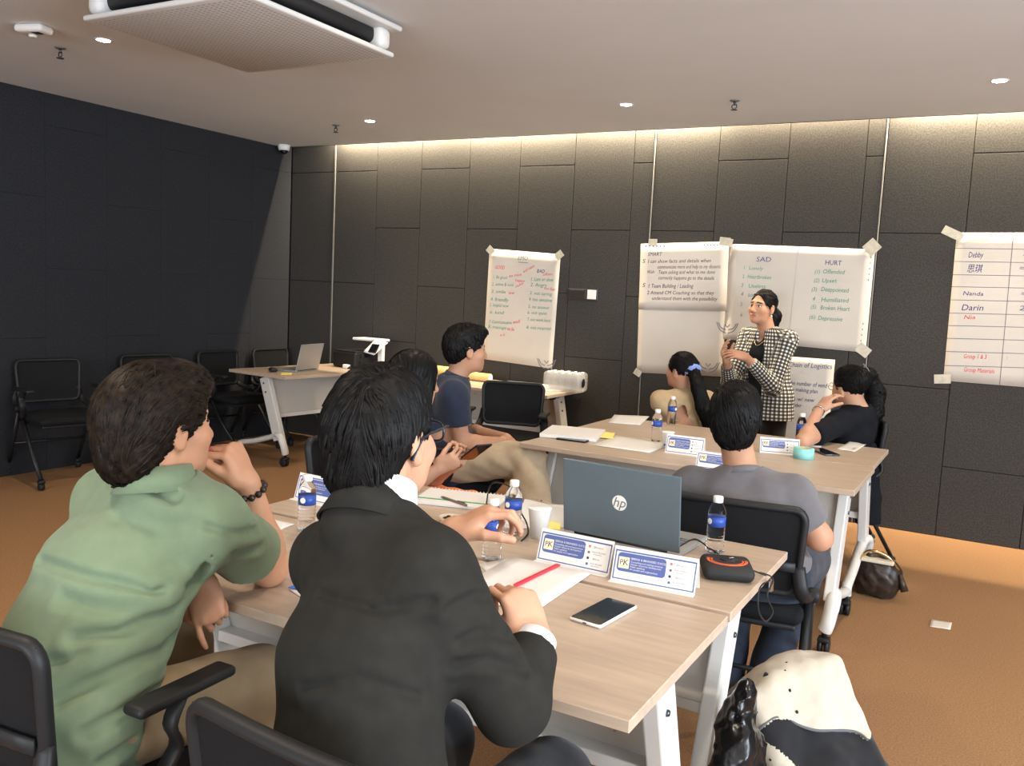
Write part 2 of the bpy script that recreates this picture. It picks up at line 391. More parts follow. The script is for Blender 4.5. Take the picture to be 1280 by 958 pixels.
# ------------------------------------------------------------------ tables
def make_table(L=1.6, D=0.64):
    root = empty('training_table'); h = L/2
    top = bmesh.new(); box_bm(top, (0, 0, 0.7275), (L, D, 0.025), None, 0.002, 1); link('table_top', from_bm(top, 'table_top'), M['wood'], root)
    pa, pb = (0.02, 0.715), (0.215, 0.20)      # post line (y, z) top -> bottom
    def py(z): return pa[0]+(pb[0]-pa[0])*(pa[1]-z)/(pa[1]-pb[1])
    ang = math.atan2(pb[0]-pa[0], pa[1]-pb[1])
    for s in (-1, 1):
        x = s*(h-0.075)
        bm = bmesh.new()
        box_bm(bm, (0, 0, 0), (0.045, 0.105, 0.53), None, 0.006, 2)
        lg = from_bm(bm, 'leg'); lg.transform(Matrix.Translation((x, (pa[0]+pb[0])/2, (pa[1]+pb[1])/2)) @ Matrix.Rotation(ang, 4, 'X'))
        lo = link('leg', lg, M['white_metal'], root)
        for zb in (0.655, 0.585):
            V, F_ = lathe_data([(0.0, 0.006), (0.007, 0.006), (0.009, 0.0)], 10)
            me = new_mesh('bolt', V, F_, True); me.transform(Matrix.Translation((x+s*0.0225, py(zb)-0.012, zb)) @ Matrix.Rotation(s*math.pi/2, 4, 'Y')); link('bolt', me, M['bolt'], lo)
        # foot: arched white casting reaching to both castors
        pts = smooth_path([(x, 0.285, 0.105), (x+s*0.012, 0.285, 0.15), (x+s*0.02, 0.25, 0.235), (x+s*0.012, 0.19, 0.255), (x, 0.12, 0.225), (x, -0.10, 0.16), (x, -0.27, 0.125), (x, -0.285, 0.10)], 5)
        rr = [0.030]*8+[0.032]*6+[0.026]*(len(pts)-14)
        tube('foot', pts, [r*0.85 for r in rr], M['white_metal'], root, 12, rr, (1, 0, 0))
        for yy in (0.285, -0.285):
            c = empty('castor'); c.parent = root; c.location = (x, yy, 0)
            cz = 0.036
            for q in (-1, 1):
                V, F_ = lathe_data([(0.0, -0.009), (0.028, -0.010), (0.036, -0.006), (0.036, 0.006), (0.028, 0.010), (0.0, 0.009)], 18)
                me = new_mesh('wheel', V, F_, True); me.transform(Matrix.Translation((q*0.014, -0.012, cz)) @ Matrix.Rotation(math.pi/2, 4, 'Y')); link('wheel', me, M['black_plastic'], c)
            V, F_ = lathe_data([(0.012, 0.0), (0.012, 0.05), (0.018, 0.055), (0.018, 0.075)], 12, (0, 0, 0.045)); link('stem', new_mesh('stem', V, F_, True), M['black_plastic'], c)
            bm = bmesh.new(); box_bm(bm, (0, 0.0, 0.068), (0.05, 0.055, 0.02), None, 0.008, 2); link('hood', from_bm(bm, 'hood', True), M['black_plastic'], c)
        # folding bracket under the top
        box('bracket', (x-s*0.05, -0.02, 0.695), (0.10, 0.07, 0.035), M['black_plastic'], root, None, 0.006)
        kn = lathe_data([(0.0, -0.012), (0.014, -0.012), (0.016, 0.012), (0.0, 0.012)], 12)
        me = new_mesh('knob', kn[0], kn[1], True); me.transform(Matrix.Translation((x-s*0.02, -0.06, 0.69)) @ Matrix.Rotation(math.pi/2, 4, 'X')); link('knob', me, M['black_plastic'], root)
    # modesty panel lies along the posts, cable rail at its foot
    bm = bmesh.new(); box_bm(bm, (0, 0, 0), (L-0.20, 0.012, 0.30), None, 0.002, 1)
    me = from_bm(bm, 'modesty_panel'); me.transform(Matrix.Translation((0, py(0.555)+0.025, 0.555)) @ Matrix.Rotation(ang, 4, 'X')); mp_ = link('modesty_panel', me, M['grey_panel'], root)
    for i in range(10):
        for q, zz in enumerate((0.64, 0.47)):
            if (i+q) % 2: continue
            V, F_ = lathe_data([(0.0, 0.003), (0.004, 0.003), (0.005, 0.0)], 8)
            me = new_mesh('screw', V, F_); me.transform(Matrix.Translation((-L/2+0.2+i*(L-0.4)/9, py(zz)+0.0185, zz)) @ Matrix.Rotation(math.pi/2, 4, 'X')); link('screw', me, M['chrome'], mp_)
    box('cable_rail', (0, py(0.40)-0.01, 0.40), (L-0.19, 0.06, 0.035), M['white_metal'], root, None, 0.004)
    return root
T0 = make_table()
def place_table(x, y, rz, label, src=T0, group='training tables on castors'):
    o = copy_tree(src); o.location = (x, y, 0); o.rotation_euler = (0, 0, rz)
    return tag(o, label, 'table', group)
XT = -1.325
place_table(XT, 1.435+0.325, 0, 'oak-topped training table where the man in the dark suit sits', T0)
place_table(XT, 2.105+0.32, math.pi, 'oak-topped training table carrying the open slate grey laptop')
XF = -1.29
place_table(XF, 3.86+0.32, math.pi, 'oak-topped training table in front of the man in grey shirt')
place_table(XF-0.01, 4.51+0.32, 0, 'oak-topped training table in front of the woman in black')
T1 = make_table(1.28, 0.70)
lt = place_table(-5.19, 5.815, -math.pi/2-0.10, 'oak-topped training table holding the printer and silver laptop', T1)
place_table(-3.72, 6.11, 0, 'oak-topped table against the back wall holding paper rolls and bottle pack')
for r_ in (T0, T1):
    for c in list(r_.children_recursive): bpy.data.objects.remove(c)
    bpy.data.objects.remove(r_)

# ------------------------------------------------------------------ chairs
def make_chair(arms=True):
    root = empty('conference_chair')
    # seat cushion, slightly dished
    bm = bmesh.new(); box_bm(bm, (0, 0.02, 0.455), (0.47, 0.45, 0.055), None, 0.026, 3); link('seat', from_bm(bm, 'seat', True), M['black_fabric'], root)
    bm = bmesh.new(); box_bm(bm, (0, 0.01, 0.418), (0.43, 0.41, 0.022), None, 0.008, 2); link('seat_pan', from_bm(bm, 'seat_pan', True), M['black_plastic'], root)
    # back frame: rounded loop, curved across and reclined
    def bp(u, z): return (u, -0.225-0.11*(z-0.55)+0.22*u*u, z)
    W0, W1, zb, zt = 0.205, 0.222, 0.545, 0.835
    loop = []
    for (u, z) in rrect(-1, 0, 1, 1, 0.16, 5):
        zz = zb+(zt-zb)*z; loop.append(bp(u*(W0+(W1-W0)*z), zz))
    dense = []
    for i in range(len(loop)):
        a, b = Vector(loop[i]), Vector(loop[(i+1) % len(loop)])
        n = 6 if abs(a.x-b.x) > 0.2 else 1
        for j in range(n):
            p = a.lerp(b, j/n); dense.append(bp(p.x, p.z))
    V, F_ = tube_data(dense, 0.013, 8, 0.017, (0, 1, 0), closed=True); link('back_frame', new_mesh('back_frame', V, F_, True), M['black_plastic'], root)
    V, F_ = [], []; nx, nz = 10, 8
    for s in (0.004, -0.004):
        for j in range(nz+1):
            for i in range(nx+1):
                z = zb+(zt-zb)*j/nz; p = bp((-1+2*i/nx)*(W0+(W1-W0)*j/nz)*0.98, z); V.append((p[0], p[1]+s, p[2]))
    k = (nx+1)*(nz+1)
    for j in range(nz):
        for i in range(nx):
            q = (j*(nx+1)+i, j*(nx+1)+i+1, (j+1)*(nx+1)+i+1, (j+1)*(nx+1)+i); F_.append(q); F_.append(tuple(k+t for t in reversed(q)))
    link('back_mesh', new_mesh('back_mesh', V, F_, True), M['mesh'], root)
    pts = [bp(u*0.20, 0.640) for u in np.linspace(-1, 1, 9)]; pts = [(p[0], p[1]-0.016, p[2]) for p in pts]
    tube('lumbar_bar', pts, 0.007, M['black_plastic'], root, 8, 0.018, (0, 0, 1))
    wheel_prof = [(0.0, -0.016), (0.020, -0.018), (0.026, -0.012), (0.026, 0.012), (0.020, 0.018), (0.0, 0.016)]
    for s in (-1, 1):
        x = s*0.245
        tube('back_bracket', smooth_path([bp(s*0.207, 0.64), (s*0.225, -0.24, 0.565), (s*0.238, -0.19, 0.525), (x, -0.10, 0.515), (x, -0.04, 0.51)], 4), 0.014, M['black_plastic'], root, 8, 0.024, (1, 0, 0))
        hg = lathe_data([(0.0, -0.02), (0.022, -0.02), (0.026, -0.014), (0.026, 0.014), (0.022, 0.02), (0.0, 0.02)], 16)
        me = new_mesh('hinge_knob', hg[0], hg[1], True); me.transform(Matrix.Translation((x+s*0.014, -0.10, 0.515)) @ Matrix.Rotation(math.pi/2, 4, 'Y')); link('hinge_knob', me, M['black_plastic'], root)
        for yf, nm in ((0.27, 'front'), (-0.33, 'rear')):
            lg = tube('leg', [(x, -0.10+0.01*(1 if yf > 0 else -1), 0.51), (x, yf*0.5-0.05, 0.27), (x, yf, 0.075)], 0.0115, M['black_metal'], root, 8, 0.016, (1, 0, 0))
            c = empty('castor'); c.parent = root; c.location = (x, yf, 0)
            me = new_mesh('wheel', *lathe_data(wheel_prof, 16), True); me.transform(Matrix.Translation((0, 0, 0.026)) @ Matrix.Rotation(math.pi/2, 4, 'Y')); link('wheel', me, M['black_rubber'], c)
            bm = bmesh.new(); box_bm(bm, (0, 0, 0.058), (0.044, 0.052, 0.03), None, 0.012, 2); link('hood', from_bm(bm, 'hood', True), M['black_plastic'], c)
        if arms:
            tube('arm_support', smooth_path([(x, -0.04, 0.455), (x+s*0.02, 0.02, 0.54), (x+s*0.025, 0.0, 0.60), (x+s*0.02, 0.03, 0.648)], 4), 0.011, M['black_plastic'], root, 8, 0.022, (1, 0, 0))
            bm = bmesh.new(); box_bm(bm, (x+s*0.02, 0.035, 0.66), (0.058, 0.25, 0.024), None, 0.011, 3); link('armrest', from_bm(bm, 'armrest', True), M['black_plastic'], root)
    tube('crossbar', [(-0.245, -0.20, 0.255), (0.245, -0.20, 0.255)], 0.009, M['black_metal'], root, 8)
    return root
C0 = make_chair(); C1 = make_chair(False)
def place_chair(x, y, deg, label, src=None, group='black mesh-back conference chairs'):
    """deg: direction the chair faces, measured from +x"""
    o = copy_tree(src or C0); o.location = (x, y, 0); o.rotation_euler = (0, 0, math.radians(deg-90))
    return tag(o, label, 'chair', group)
place_chair(-1.66, 1.145, 92, 'black mesh-back armchair under the man in green polo')
place_chair(-0.825, 1.155, 86, 'black mesh-back chair under the man in dark suit', C1)
place_chair(-2.30, 3.02, 12, 'black armchair under the woman holding a phone')
place_chair(-2.56, 4.06, 20, 'black armchair under the man in navy shirt')
place_chair(-0.76, 3.14, 97, 'black mesh-back chair under the man in grey shirt', C1)
place_chair(-1.80, 5.62, 268, 'black chair under the woman with blue scrunchie', C1)
place_chair(-0.86, 5.58, 200, 'black chair under the woman in black top', C1)
place_chair(-5.80, 3.86, -12, 'black armchair in the left wall row, farthest from printer table')
place_chair(-5.80, 4.72, -8, 'middle black armchair of the row by the left wall')
place_chair(-5.83, 5.52, 0, 'black armchair by the left wall next to the printer table end')
place_chair(-5.83, 6.16, 0, 'black armchair in the room corner behind the silver laptop')
place_chair(-2.98, 5.30, -70, 'empty black armchair beside the table with the bottle pack')
for r_ in (C0, C1):
    for c in list(r_.children_recursive): bpy.data.objects.remove(c)
    bpy.data.objects.remove(r_)
# ------------------------------------------------------------------ wall papers and writing
YP = YB-0.003
UX, UZ = (1, 0, 0), (0, 0, 1)
def wp(px, py, y=YP): return at_y(px, py, y)
def write_px(name, items, m, parent, lift=0.0028, shear=0.15):
    """items: text, start px, end px (baseline), letter height in px; each line is laid on the wall plane"""
    for t, x0, y0, x1, y1, hp in items:
        a, b = wp(x0, y0), wp(x1, y1); hgt = abs(wp(x0, y0-hp)[2]-a[2])
        V, F_ = text_data(t, 1.0, shear)
        if not V: continue
        w_ = max(v[0] for v in V)+1e-6; d = b-a
        V = [a+d*(v[0]/w_)+np.array((0, -lift, hgt*v[1]/0.7)) for v in V]
        link(name, new_mesh(name, V, F_), m, parent, True)
def lines_px(name, segs, wd, m, parent, lift=0.0024):
    for x0, y0, x1, y1 in segs:
        a, b = wp(x0, y0), wp(x1, y1); d = unit_(b-a); n = np.array((-d[2], 0, d[0]))*wd/2; o = np.array((0, -lift, 0))
        link(name, new_mesh(name, [a-n+o, b-n+o, b+n+o, a+n+o], [(0, 1, 2, 3)]), m, parent, True)
def unit_(v): v = np.array(v, float); return v/np.linalg.norm(v)
def emblem(parent, px, py, s):
    c = wp(px, py); L = []
    for q in (-1, 1):
        for (a, b, c2) in (((0.1, -.55), (.75, -.25), (1.15, .55)), ((.12, -.2), (.65, .0), (.95, .5))):
            pts = [(c[0]+s*q*u, YP-0.0026, c[2]+s*v) for u, v in (a, b, c2)]
            L.append(tube_data(smooth_path(pts, 4), .0035, 4, .0006, (0, 1, 0)))
    L.append(tube_data([(c[0]-s*.25, YP-.0026, c[2]+s*.35), (c[0], YP-.0026, c[2]+s*.05), (c[0]+s*.25, YP-.0026, c[2]+s*.35)], .004, 4, .0006, (0, 1, 0)))
    return link('emblem', new_mesh('emblem', *merge_data(L)), M['ink_grey'], parent, True)
def poster(name, corners, label, wob=0.001, seed=0, cat='poster', y=YP, m='poster', group=None):
    base = wp(*corners[3]); e = tag(empty(name, tuple(base)), label, cat, group)
    sheet('paper', [at_y(px, py, y) for px, py in corners], M[m], e, .0006, 14, 14, wob, seed, True)
    return e
def tape(parent, px, py, w_, h_, a=0.0, y=YP-0.004):
    c = at_y(px, py, y); bm = bmesh.new(); box_bm(bm, (0, 0, 0), (w_, .0008, h_), Matrix.Rotation(a, 3, 'Y')); me = from_bm(bm, 'tape'); me.transform(Matrix.Translation(c)); return link('tape', me, M['tape'], parent, True)

p1 = poster('flip_chart_sheet', [(612, 311), (701, 318), (690, 461), (604, 449)], 'flip chart sheet with green lists and red notes, above the paper rolls', .0010, 1)
for q in ((613, 313, .07, .06, .7), (699, 319, .07, .06, -.7)): tape(p1, *q)
write_px('dark_writing_line', [('EMO', 647, 325, 660, 325.5, 5)], M['ink_grey'], p1); lines_px('underline', [(648, 328, 660, 328.8)], .004, M['ink_grey'], p1)
write_px('blue_writing_line', [('BAD', 671, 341, 681, 341.5, 4.5)], M['ink_blue'], p1)
write_px('green_writing_line', [('1. Be good', 616, 348, 634, 349, 4), ('2. active & cool', 615, 357, 642, 358, 4), ('3. smile', 614, 366, 632, 367, 4), ('4. friendly', 613, 376, 636, 377.5, 4.5), ('5. helpful now', 612, 383, 636, 384.5, 4), ('6. kind', 612, 392, 630, 393, 4), ('7. Communicative', 611, 404, 640, 405.5, 4), ('8. manage', 610, 410, 633, 412, 4),
    ('1. Late or slow', 663, 351, 692, 352, 4.5), ('2. Angry', 663, 358, 684, 359, 4.5), ('3. not caring', 662, 368, 690, 370, 4), ('4. too sensitive', 661, 376, 690, 378, 4.5), ('5. no answer', 660, 385, 687, 387, 4), ('6. not quiet', 659, 392.5, 684, 394, 4), ('7. not work hard', 659, 401, 688, 403, 4), ('8. not respond', 658, 411, 689, 413, 4)], M['ink_green'], p1)
write_px('red_writing_line', [('GOOD', 619, 336, 631, 337, 4.5), ('so nice', 636, 347, 652, 345, 4), ('with team', 654, 342, 668, 334, 4), ('happy', 644, 352, 656, 353, 3.5), ('calm', 644, 360, 654, 356, 3.5), ('often', 678, 345, 691, 344, 3.5), ('too fast', 680, 362, 694, 364, 4), ('low', 636, 368, 643, 368, 3.5), ('well', 641, 405, 650, 404, 4.5), ('no fix', 634, 413, 643, 414, 4.5), ('v s', 625, 421, 631, 420, 4)], M['ink_red'], p1)
emblem(p1, 683, 455, .075)
p2 = poster('flip_chart_sheet', [(801, 305), (912, 302), (903, 471), (796, 466)], 'flip chart sheet headed SMART with dark handwriting and fold across middle', .0010, 2)
sheet('folded_overlay', [at_y(px, py, YP-.006) for px, py in ((802, 306), (911, 303), (908, 389), (798, 387))], M['poster'], p2, .0006, 10, 8, .001, 4, True)
for q in ((816, 303, .07, .05, 0), (906, 302, .08, .06, .1), (797, 466, .06, .05, .5)): tape(p2, *q, y=YP-.008)
T2 = [('SMART', 810, 320, 828, 320, 4.5), ('S', 803, 329, 807, 329, 5), ('I can show facts and details when', 810, 329, 889, 328, 4.5), ('communicate more and help to my dissents', 822, 336, 901, 335.5, 4.5), ('Wish', 809, 342, 818, 342, 4), ('Team asking and what to me done', 823, 342.5, 894, 342.5, 4.5), ('correctly happens go to the details', 823, 349.5, 893, 350, 4.5),
      ('S', 803, 359, 807, 359, 5), ('1 Team Building / Leading', 810, 360, 867, 360, 5), ('2 Attend CM Coaching so that they', 809, 368, 893, 368.5, 4.5), ('understand them with the possibility', 815, 375, 897, 376, 4.5)]
a = write_px('dark_writing_line', T2, M['ink_dark'], p2, lift=.0082)
lines_px('punch_mark', [(807+i*4.5, 308, 809+i*4.5, 308) for i in range(6)]+[(880+i*4, 306.5, 882+i*4, 306.5) for i in range(5)], .012, M['ink_grey'], p2, .0082)
emblem(p2, 885, 459, .075)
p3 = poster('flip_chart_sheet', [(913, 305), (1094, 312), (1082, 441), (904, 424)], 'wide flip chart sheet headed SAD and HURT with green lists', .0010, 3)
for q in ((909, 303, .08, .06, .2), (1090, 309, .09, .09, .78), (1079, 438, .09, .07, .6)): tape(p3, *q)
lines_px('fold_line', [(998, 309, 985, 432)], .004, M['ink_pale'], p3)
write_px('blue_writing_line', [('SAD', 945, 327, 964, 327.5, 6), ('HURT', 1031, 331, 1052, 332, 6)], M['ink_blue'], p3, shear=.05)
write_px('green_writing_line', [('1', 929, 337, 931, 337, 4.5), ('Lonely', 936, 337, 954, 338, 4.5), ('2', 928, 348, 930, 348, 5), ('Heartbroken', 934, 348, 964, 349.5, 5), ('3', 926, 359, 929, 359, 5), ('Useless', 935, 360, 957, 360.5, 5), ('4', 926, 370, 929, 370, 5), ('Lost', 935, 371, 945, 371, 4.5), ('5', 925, 383, 928, 383, 5), ('6', 925, 396, 928, 396, 5),
    ('(1)', 1018, 342, 1025, 342, 5), ('Offended', 1028, 342, 1056, 343, 5.5), ('(2)', 1017, 353, 1024, 353, 5), ('Upset', 1027, 353, 1046, 353.5, 5), ('(3)', 1014, 364, 1021, 364, 5), ('Disappointed', 1026, 364, 1061, 366, 5.5), ('4', 1015, 376, 1019, 376, 5), ('Humiliated', 1026, 377, 1061, 378.5, 5.5), ('(5)', 1013, 386, 1020, 386, 5), ('Broken Heart', 1025, 387, 1062, 389, 5.5), ('(6)', 1011, 399, 1019, 399, 5.5), ('Depressive', 1022, 400, 1053, 402, 5.5)], M['ink_green'], p3)
lines_px('punch_mark', [(1088.5-i*.9, 322+i*7, 1089.5-i*.9, 322+i*7) for i in range(5)]+[(1078.5-i*.9, 405+i*7, 1079.5-i*.9, 405+i*7) for i in range(5)], .012, M['ink_grey'], p3)
emblem(p3, 909, 410, .07)
p4 = poster('flip_chart_sheet', [(905, 440), (1044, 450), (1034, 560), (895, 545)], 'lower flip chart sheet about chain of logistics, partly hidden behind the presenter', .0010, 5)
write_px('blue_writing_line', [('& Chain of Logistics', 978, 458, 1040, 461.5, 6), ('Quality', 974, 462, 989, 463, 5), ('List of the number of vend', 970, 479.5, 1034, 485, 5.5), ('Breadth making plan', 974, 487, 1022, 492, 5), ('Discuss w/ new', 973, 499, 1018, 503, 5), ('to provider', 975, 507, 1002, 509.5, 5)], M['ink_blue'], p4)
p5 = poster('flip_chart_sheet', [(1196, 291), (1372, 291), (1366, 491), (1179, 476)], 'flip chart sheet ruled as a name table with tape on its corners', .0010, 6)
for q in ((1191, 292, .13, .055, .45), (1178, 474, .1, .06, -.1)): tape(p5, *q)
rows = [311, 327.5, 344, 359, 375.5, 392, 407.5, 423.5, 440, 457.5]
rw = []
for i, yy in enumerate(rows):
    t = (yy-291)/185; rw.append((1196-17*t, yy-.5, 1290, yy+2.5*t+.5)); rw.append((1290, yy+2.5*t+.5, 1370, yy+5*t))
lines_px('table_rule', rw+[(1267, 291, 1249.5, 482)], .004, M['ink_grey'], p5)
write_px('dark_writing_line', [('Debby', 1210, 322, 1229, 322, 7), ('\u601d\u742a', 1208, 340, 1228, 340, 8), ('Nanda', 1203, 369, 1229, 370, 5), ('Darin', 1201, 388, 1229, 388.5, 7.5), ('1', 1258, 450, 1259, 450, 5)], M['ink_blue'], p5)
write_px('blue_writing_line', [('- 2.000', 1278, 321, 1310, 322, 6), ('= 1.500', 1273, 338, 1310, 340, 6), ('= 2.000', 1275, 370, 1310, 372, 6), ('20.00', 1273, 388, 1310, 390, 6)], M['ink_blue'], p5)
write_px('pale_writing_line', [('NAMES', 1208, 302, 1235, 302, 5)], M['ink_pale'], p5)
write_px('red_writing_line', [('Nia', 1204, 399, 1219, 399, 5), ('Group 1 & 3', 1204, 448, 1233, 449, 5.5), ('Group Materials', 1204, 464.5, 1243, 467, 5.5)], M['ink_red'], p5)
# wall plate
o = tag(empty('wall_plate', tuple(wp(728, 368))), 'metal wall plate with dark and white switch modules on felt wall', 'switch')
c = wp(728, 368); box('plate', (c[0], YB-.004, c[2]), (.268, .012, .088), M['bolt'], o, None, .003, 2, True); box('dark_module', (c[0]-.045, YB-.011, c[2]), (.15, .006, .072), mat('plate_brown', (.045, .035, .028), .35, metal=.4), o, None, .001, 1, True)
box('white_module', (c[0]+.085, YB-.011, c[2]), (.075, .006, .072), M['white_plastic'], o, None, .002, 1, True)

# ------------------------------------------------------------------ things on the tables
ZT = 0.7405
def tz(px, py): return at_z(px, py, ZT)
def heading(a, b): return math.atan2(b[1]-a[1], b[0]-a[0])
def bottle(px, py, label, z=ZT, sc=1.0, group='small water bottles'):
    p = at_z(px, py, z); o = tag(empty('water_bottle', tuple(p)), label, 'bottle', group); o.scale = (sc,)*3; o.rotation_euler.z = random.random()*6
    r = .0275
    prof = [(0.0, 0.0), (r*.8, 0.0), (r, .006)]
    for i in range(6): z0 = .012+i*.0105; prof += [(r, z0), (r*.94, z0+.005), (r, z0+.009)]
    prof += [(r, .078), (r*.985, .080), (r*.985, .114), (r, .116), (r*.98, .126), (r*.75, .143), (.0135, .153), (.0125, .158)]
    lathe('body', prof, M['pet'], o, 24)
    lathe('label', [(r*.995, .082), (r*.995, .112)], M['label_blue'], o, 24)
    # white and red marks on the label
    for k in range(2):
        a = k*math.pi+.4; me = new_mesh('label_mark', *lathe_data([(0.0, .0008), (.008, .0008), (.009, 0)], 12)); me.transform(Matrix.Rotation(a, 4, 'Z') @ Matrix.Translation((r*.998, 0, .098)) @ Matrix.Rotation(math.pi/2, 4, 'Y')); link('label_mark', me, M['card_white'], o)
    lathe('cap', [(.0135, .154), (.0150, .155), (.0150, .170), (.0135, .173), (0.0, .173)], M['white_plastic'], o, 20)
    return o
random.seed(4)
bottle(383, 663, 'water bottle in front of the tent card at the near table end')
bottle(893, 690, 'water bottle standing beside the slate grey laptop')
bottle(614, 698, 'half-hidden water bottle under the suited man\'s raised hand')
bottle(640, 668, 'water bottle between the spiral notebook and paper cup')
bottle(820, 552, 'water bottle behind the paper cup on the far tables')
bottle(839, 531, 'water bottle in front of the woman with blue scrunchie')
bottle(1000, 556, 'water bottle beside the teal tape roll', z=ZT)
def cup(px, py, label, sc=1.0):
    o = tag(empty('paper_cup', tuple(tz(px, py))), label, 'cup'); o.scale = (sc,)*3
    lathe('cup_wall', [(.0, .004), (.027, .004), (.027, 0), (.028, 0), (.0385, .098), (.040, .100), (.041, .102), (.040, .104), (.038, .103), (.0275, .006), (0, .006)], M['white_plastic'], o, 28)
    lathe('rim', [(.038, .101), (.0405, .100), (.0415, .103), (.039, .105)], M['card_white'], o, 28)
    return o
cup(673, 672, 'white paper cup beside the laptop with black cable behind it', .92)
c = cup(834, 560, 'white paper cup with blue mark on the far tables', .80)
box('blue_mark', (.0, -.030, .022), (.030, .004, .014), M['card_blue'], c, None, .001)

# tent cards
def rot2(p, a): return (p[0]*math.cos(a)-p[1]*math.sin(a), p[0]*math.sin(a)+p[1]*math.cos(a))
def tent_card(p, rz, label, L=.235, H=.088, dp=.058, group='printed tent cards'):
    """printed front faces local -y"""
    o = tag(empty('tent_card', (p[0], p[1], ZT), rz), label, 'name card', group)
    t = .0012; h = L/2
    def slab(name, a, b, m):       # panel between two (y,z) lines
        n = unit_((-(b[1]-a[1]), b[0]-a[0])); V = []
        for s in (0, -1):
            for x in (-h, h):
                for q in (a, b): V.append((x, q[0]+n[0]*t*s, q[1]+n[1]*t*s))
        return link(name, new_mesh(name, V, [(0, 2, 3, 1), (4, 5, 7, 6), (0, 1, 5, 4), (2, 6, 7, 3), (0, 4, 6, 2), (1, 3, 7, 5)]), m, o)
    f0, f1 = (-dp*.5, .001), (0.0, H)
    slab('front_panel', f0, f1, M['card_white']); slab('back_panel', (0.0, H), (dp*.5, .001), M['card_white']); slab('front_lip', (-dp*.5-.02, .0008), (-dp*.5, .0008), M['card_white'])
    uy = unit_((0, f1[0]-f0[0], f1[1]-f0[1])); og = (-h, f0[0], f0[1]); ux = (1, 0, 0); HH = math.hypot(f1[0]-f0[0], f1[1]-f0[1]); e = .004
    # border frame
    for nm, pts in (('border', [(e, e), (L-e, e), (L-e, e+.003), (e, e+.003)]), ('border', [(e, HH-e-.010), (L-e, HH-e-.010), (L-e, HH-e-.006), (e, HH-e-.006)]), ('border', [(e, e), (e+.003, e), (e+.003, HH-e-.006), (e, HH-e-.006)]), ('border', [(L-e-.003, e), (L-e, e), (L-e, HH-e-.006), (L-e-.003, HH-e-.006)])):
        poly_plate(nm, pts, M['card_blue'], og, ux, uy, o, .0004, .0002)
    bx = poly_plate('blue_box', rrect(.012, .026, L*.635, HH-.016, .010), M['card_blue'], og, ux, uy, o, .0004, .0002)
    poly_plate('logo_square', [(.016, .034), (.045, .034), (.045, .064), (.016, .064)], M['cream'], og, ux, uy, o, .0004, .0007)
    write('logo_letters', [('P', .0185, .043, .020), ('K', .0285, .043, .022), ('1', .0265, .040, .012)], M['ink_dark'], og, ux, uy, o, lift=.0014)
    write('white_print', [('BRENA & BRANDED SUCCESSION', .049, .0600, .0078), ('Consulting and training solutions', .049, .0520, .0066), ('Human resources development', .049, .0455, .0066), ('Public speaking', .049, .0390, .0066), ('for people and organisations', .049, .0325, .0066)], M['card_white'], og, ux, uy, o, lift=.0009)
    write('cream_print', [('Facilitator : Kurnia Lestari', .040, .0150, .0070)], M['cream'], og, ux, uy, o, lift=.0006)
    for i, (cl, vv) in enumerate((('ink_red', .066), ('ink_grey', .050), ('ink_dark', .034), ('card_blue', .018))):
        poly_plate('icon', rrect(L*.675, vv-.0035, L*.675+.007, vv+.0035, .0025, 3), M[cl], og, ux, uy, o, .0004, .0002)
    write('grey_print', [('@brena.id', L*.745, .064, .0066), ('Brena & Branded', L*.735, .051, .0058), ('Succession', L*.755, .045, .0058), ('@brena', L*.755, .032, .0062), ('Brena Branded', L*.735, .019, .0058), ('Succession', L*.745, .013, .0058)], M['ink_grey'], og, ux, uy, o, lift=.0006)
    return o
def card_px(a, b, label, **kw):
    A, B = tz(*a), tz(*b); rz = heading(A, B); m_ = (A+B)/2; n = np.array(rot2((0, 1), rz)); L = min(.30, max(.19, np.linalg.norm(A-B)))
    return tent_card(m_[:2]+n*(.049), rz, label, L=L, **kw)
card_px((666, 702), (757, 722), 'tent card with blue box and logo, next to the paper with red strip')
card_px((760, 727), (866, 747), 'tent card with blue box and logo, next to the black speaker puck')
card_px((362, 624), (432, 640), 'tent card standing behind the water bottle at the table end')
card_px((830, 566), (876, 572), 'tent card facing the grey-shirted man, behind the paper cup')
card_px((872, 586), (915, 592), 'tent card between the marker pen and the grey-shirted man', H=.075)
card_px((950, 566), (1000, 570), 'tent card on the far tables beside the teal tape roll', H=.075)
o = tent_card(tz(690, 650)[:2], math.radians(172), 'tent card seen from behind, between paper cup and laptop', H=.05)

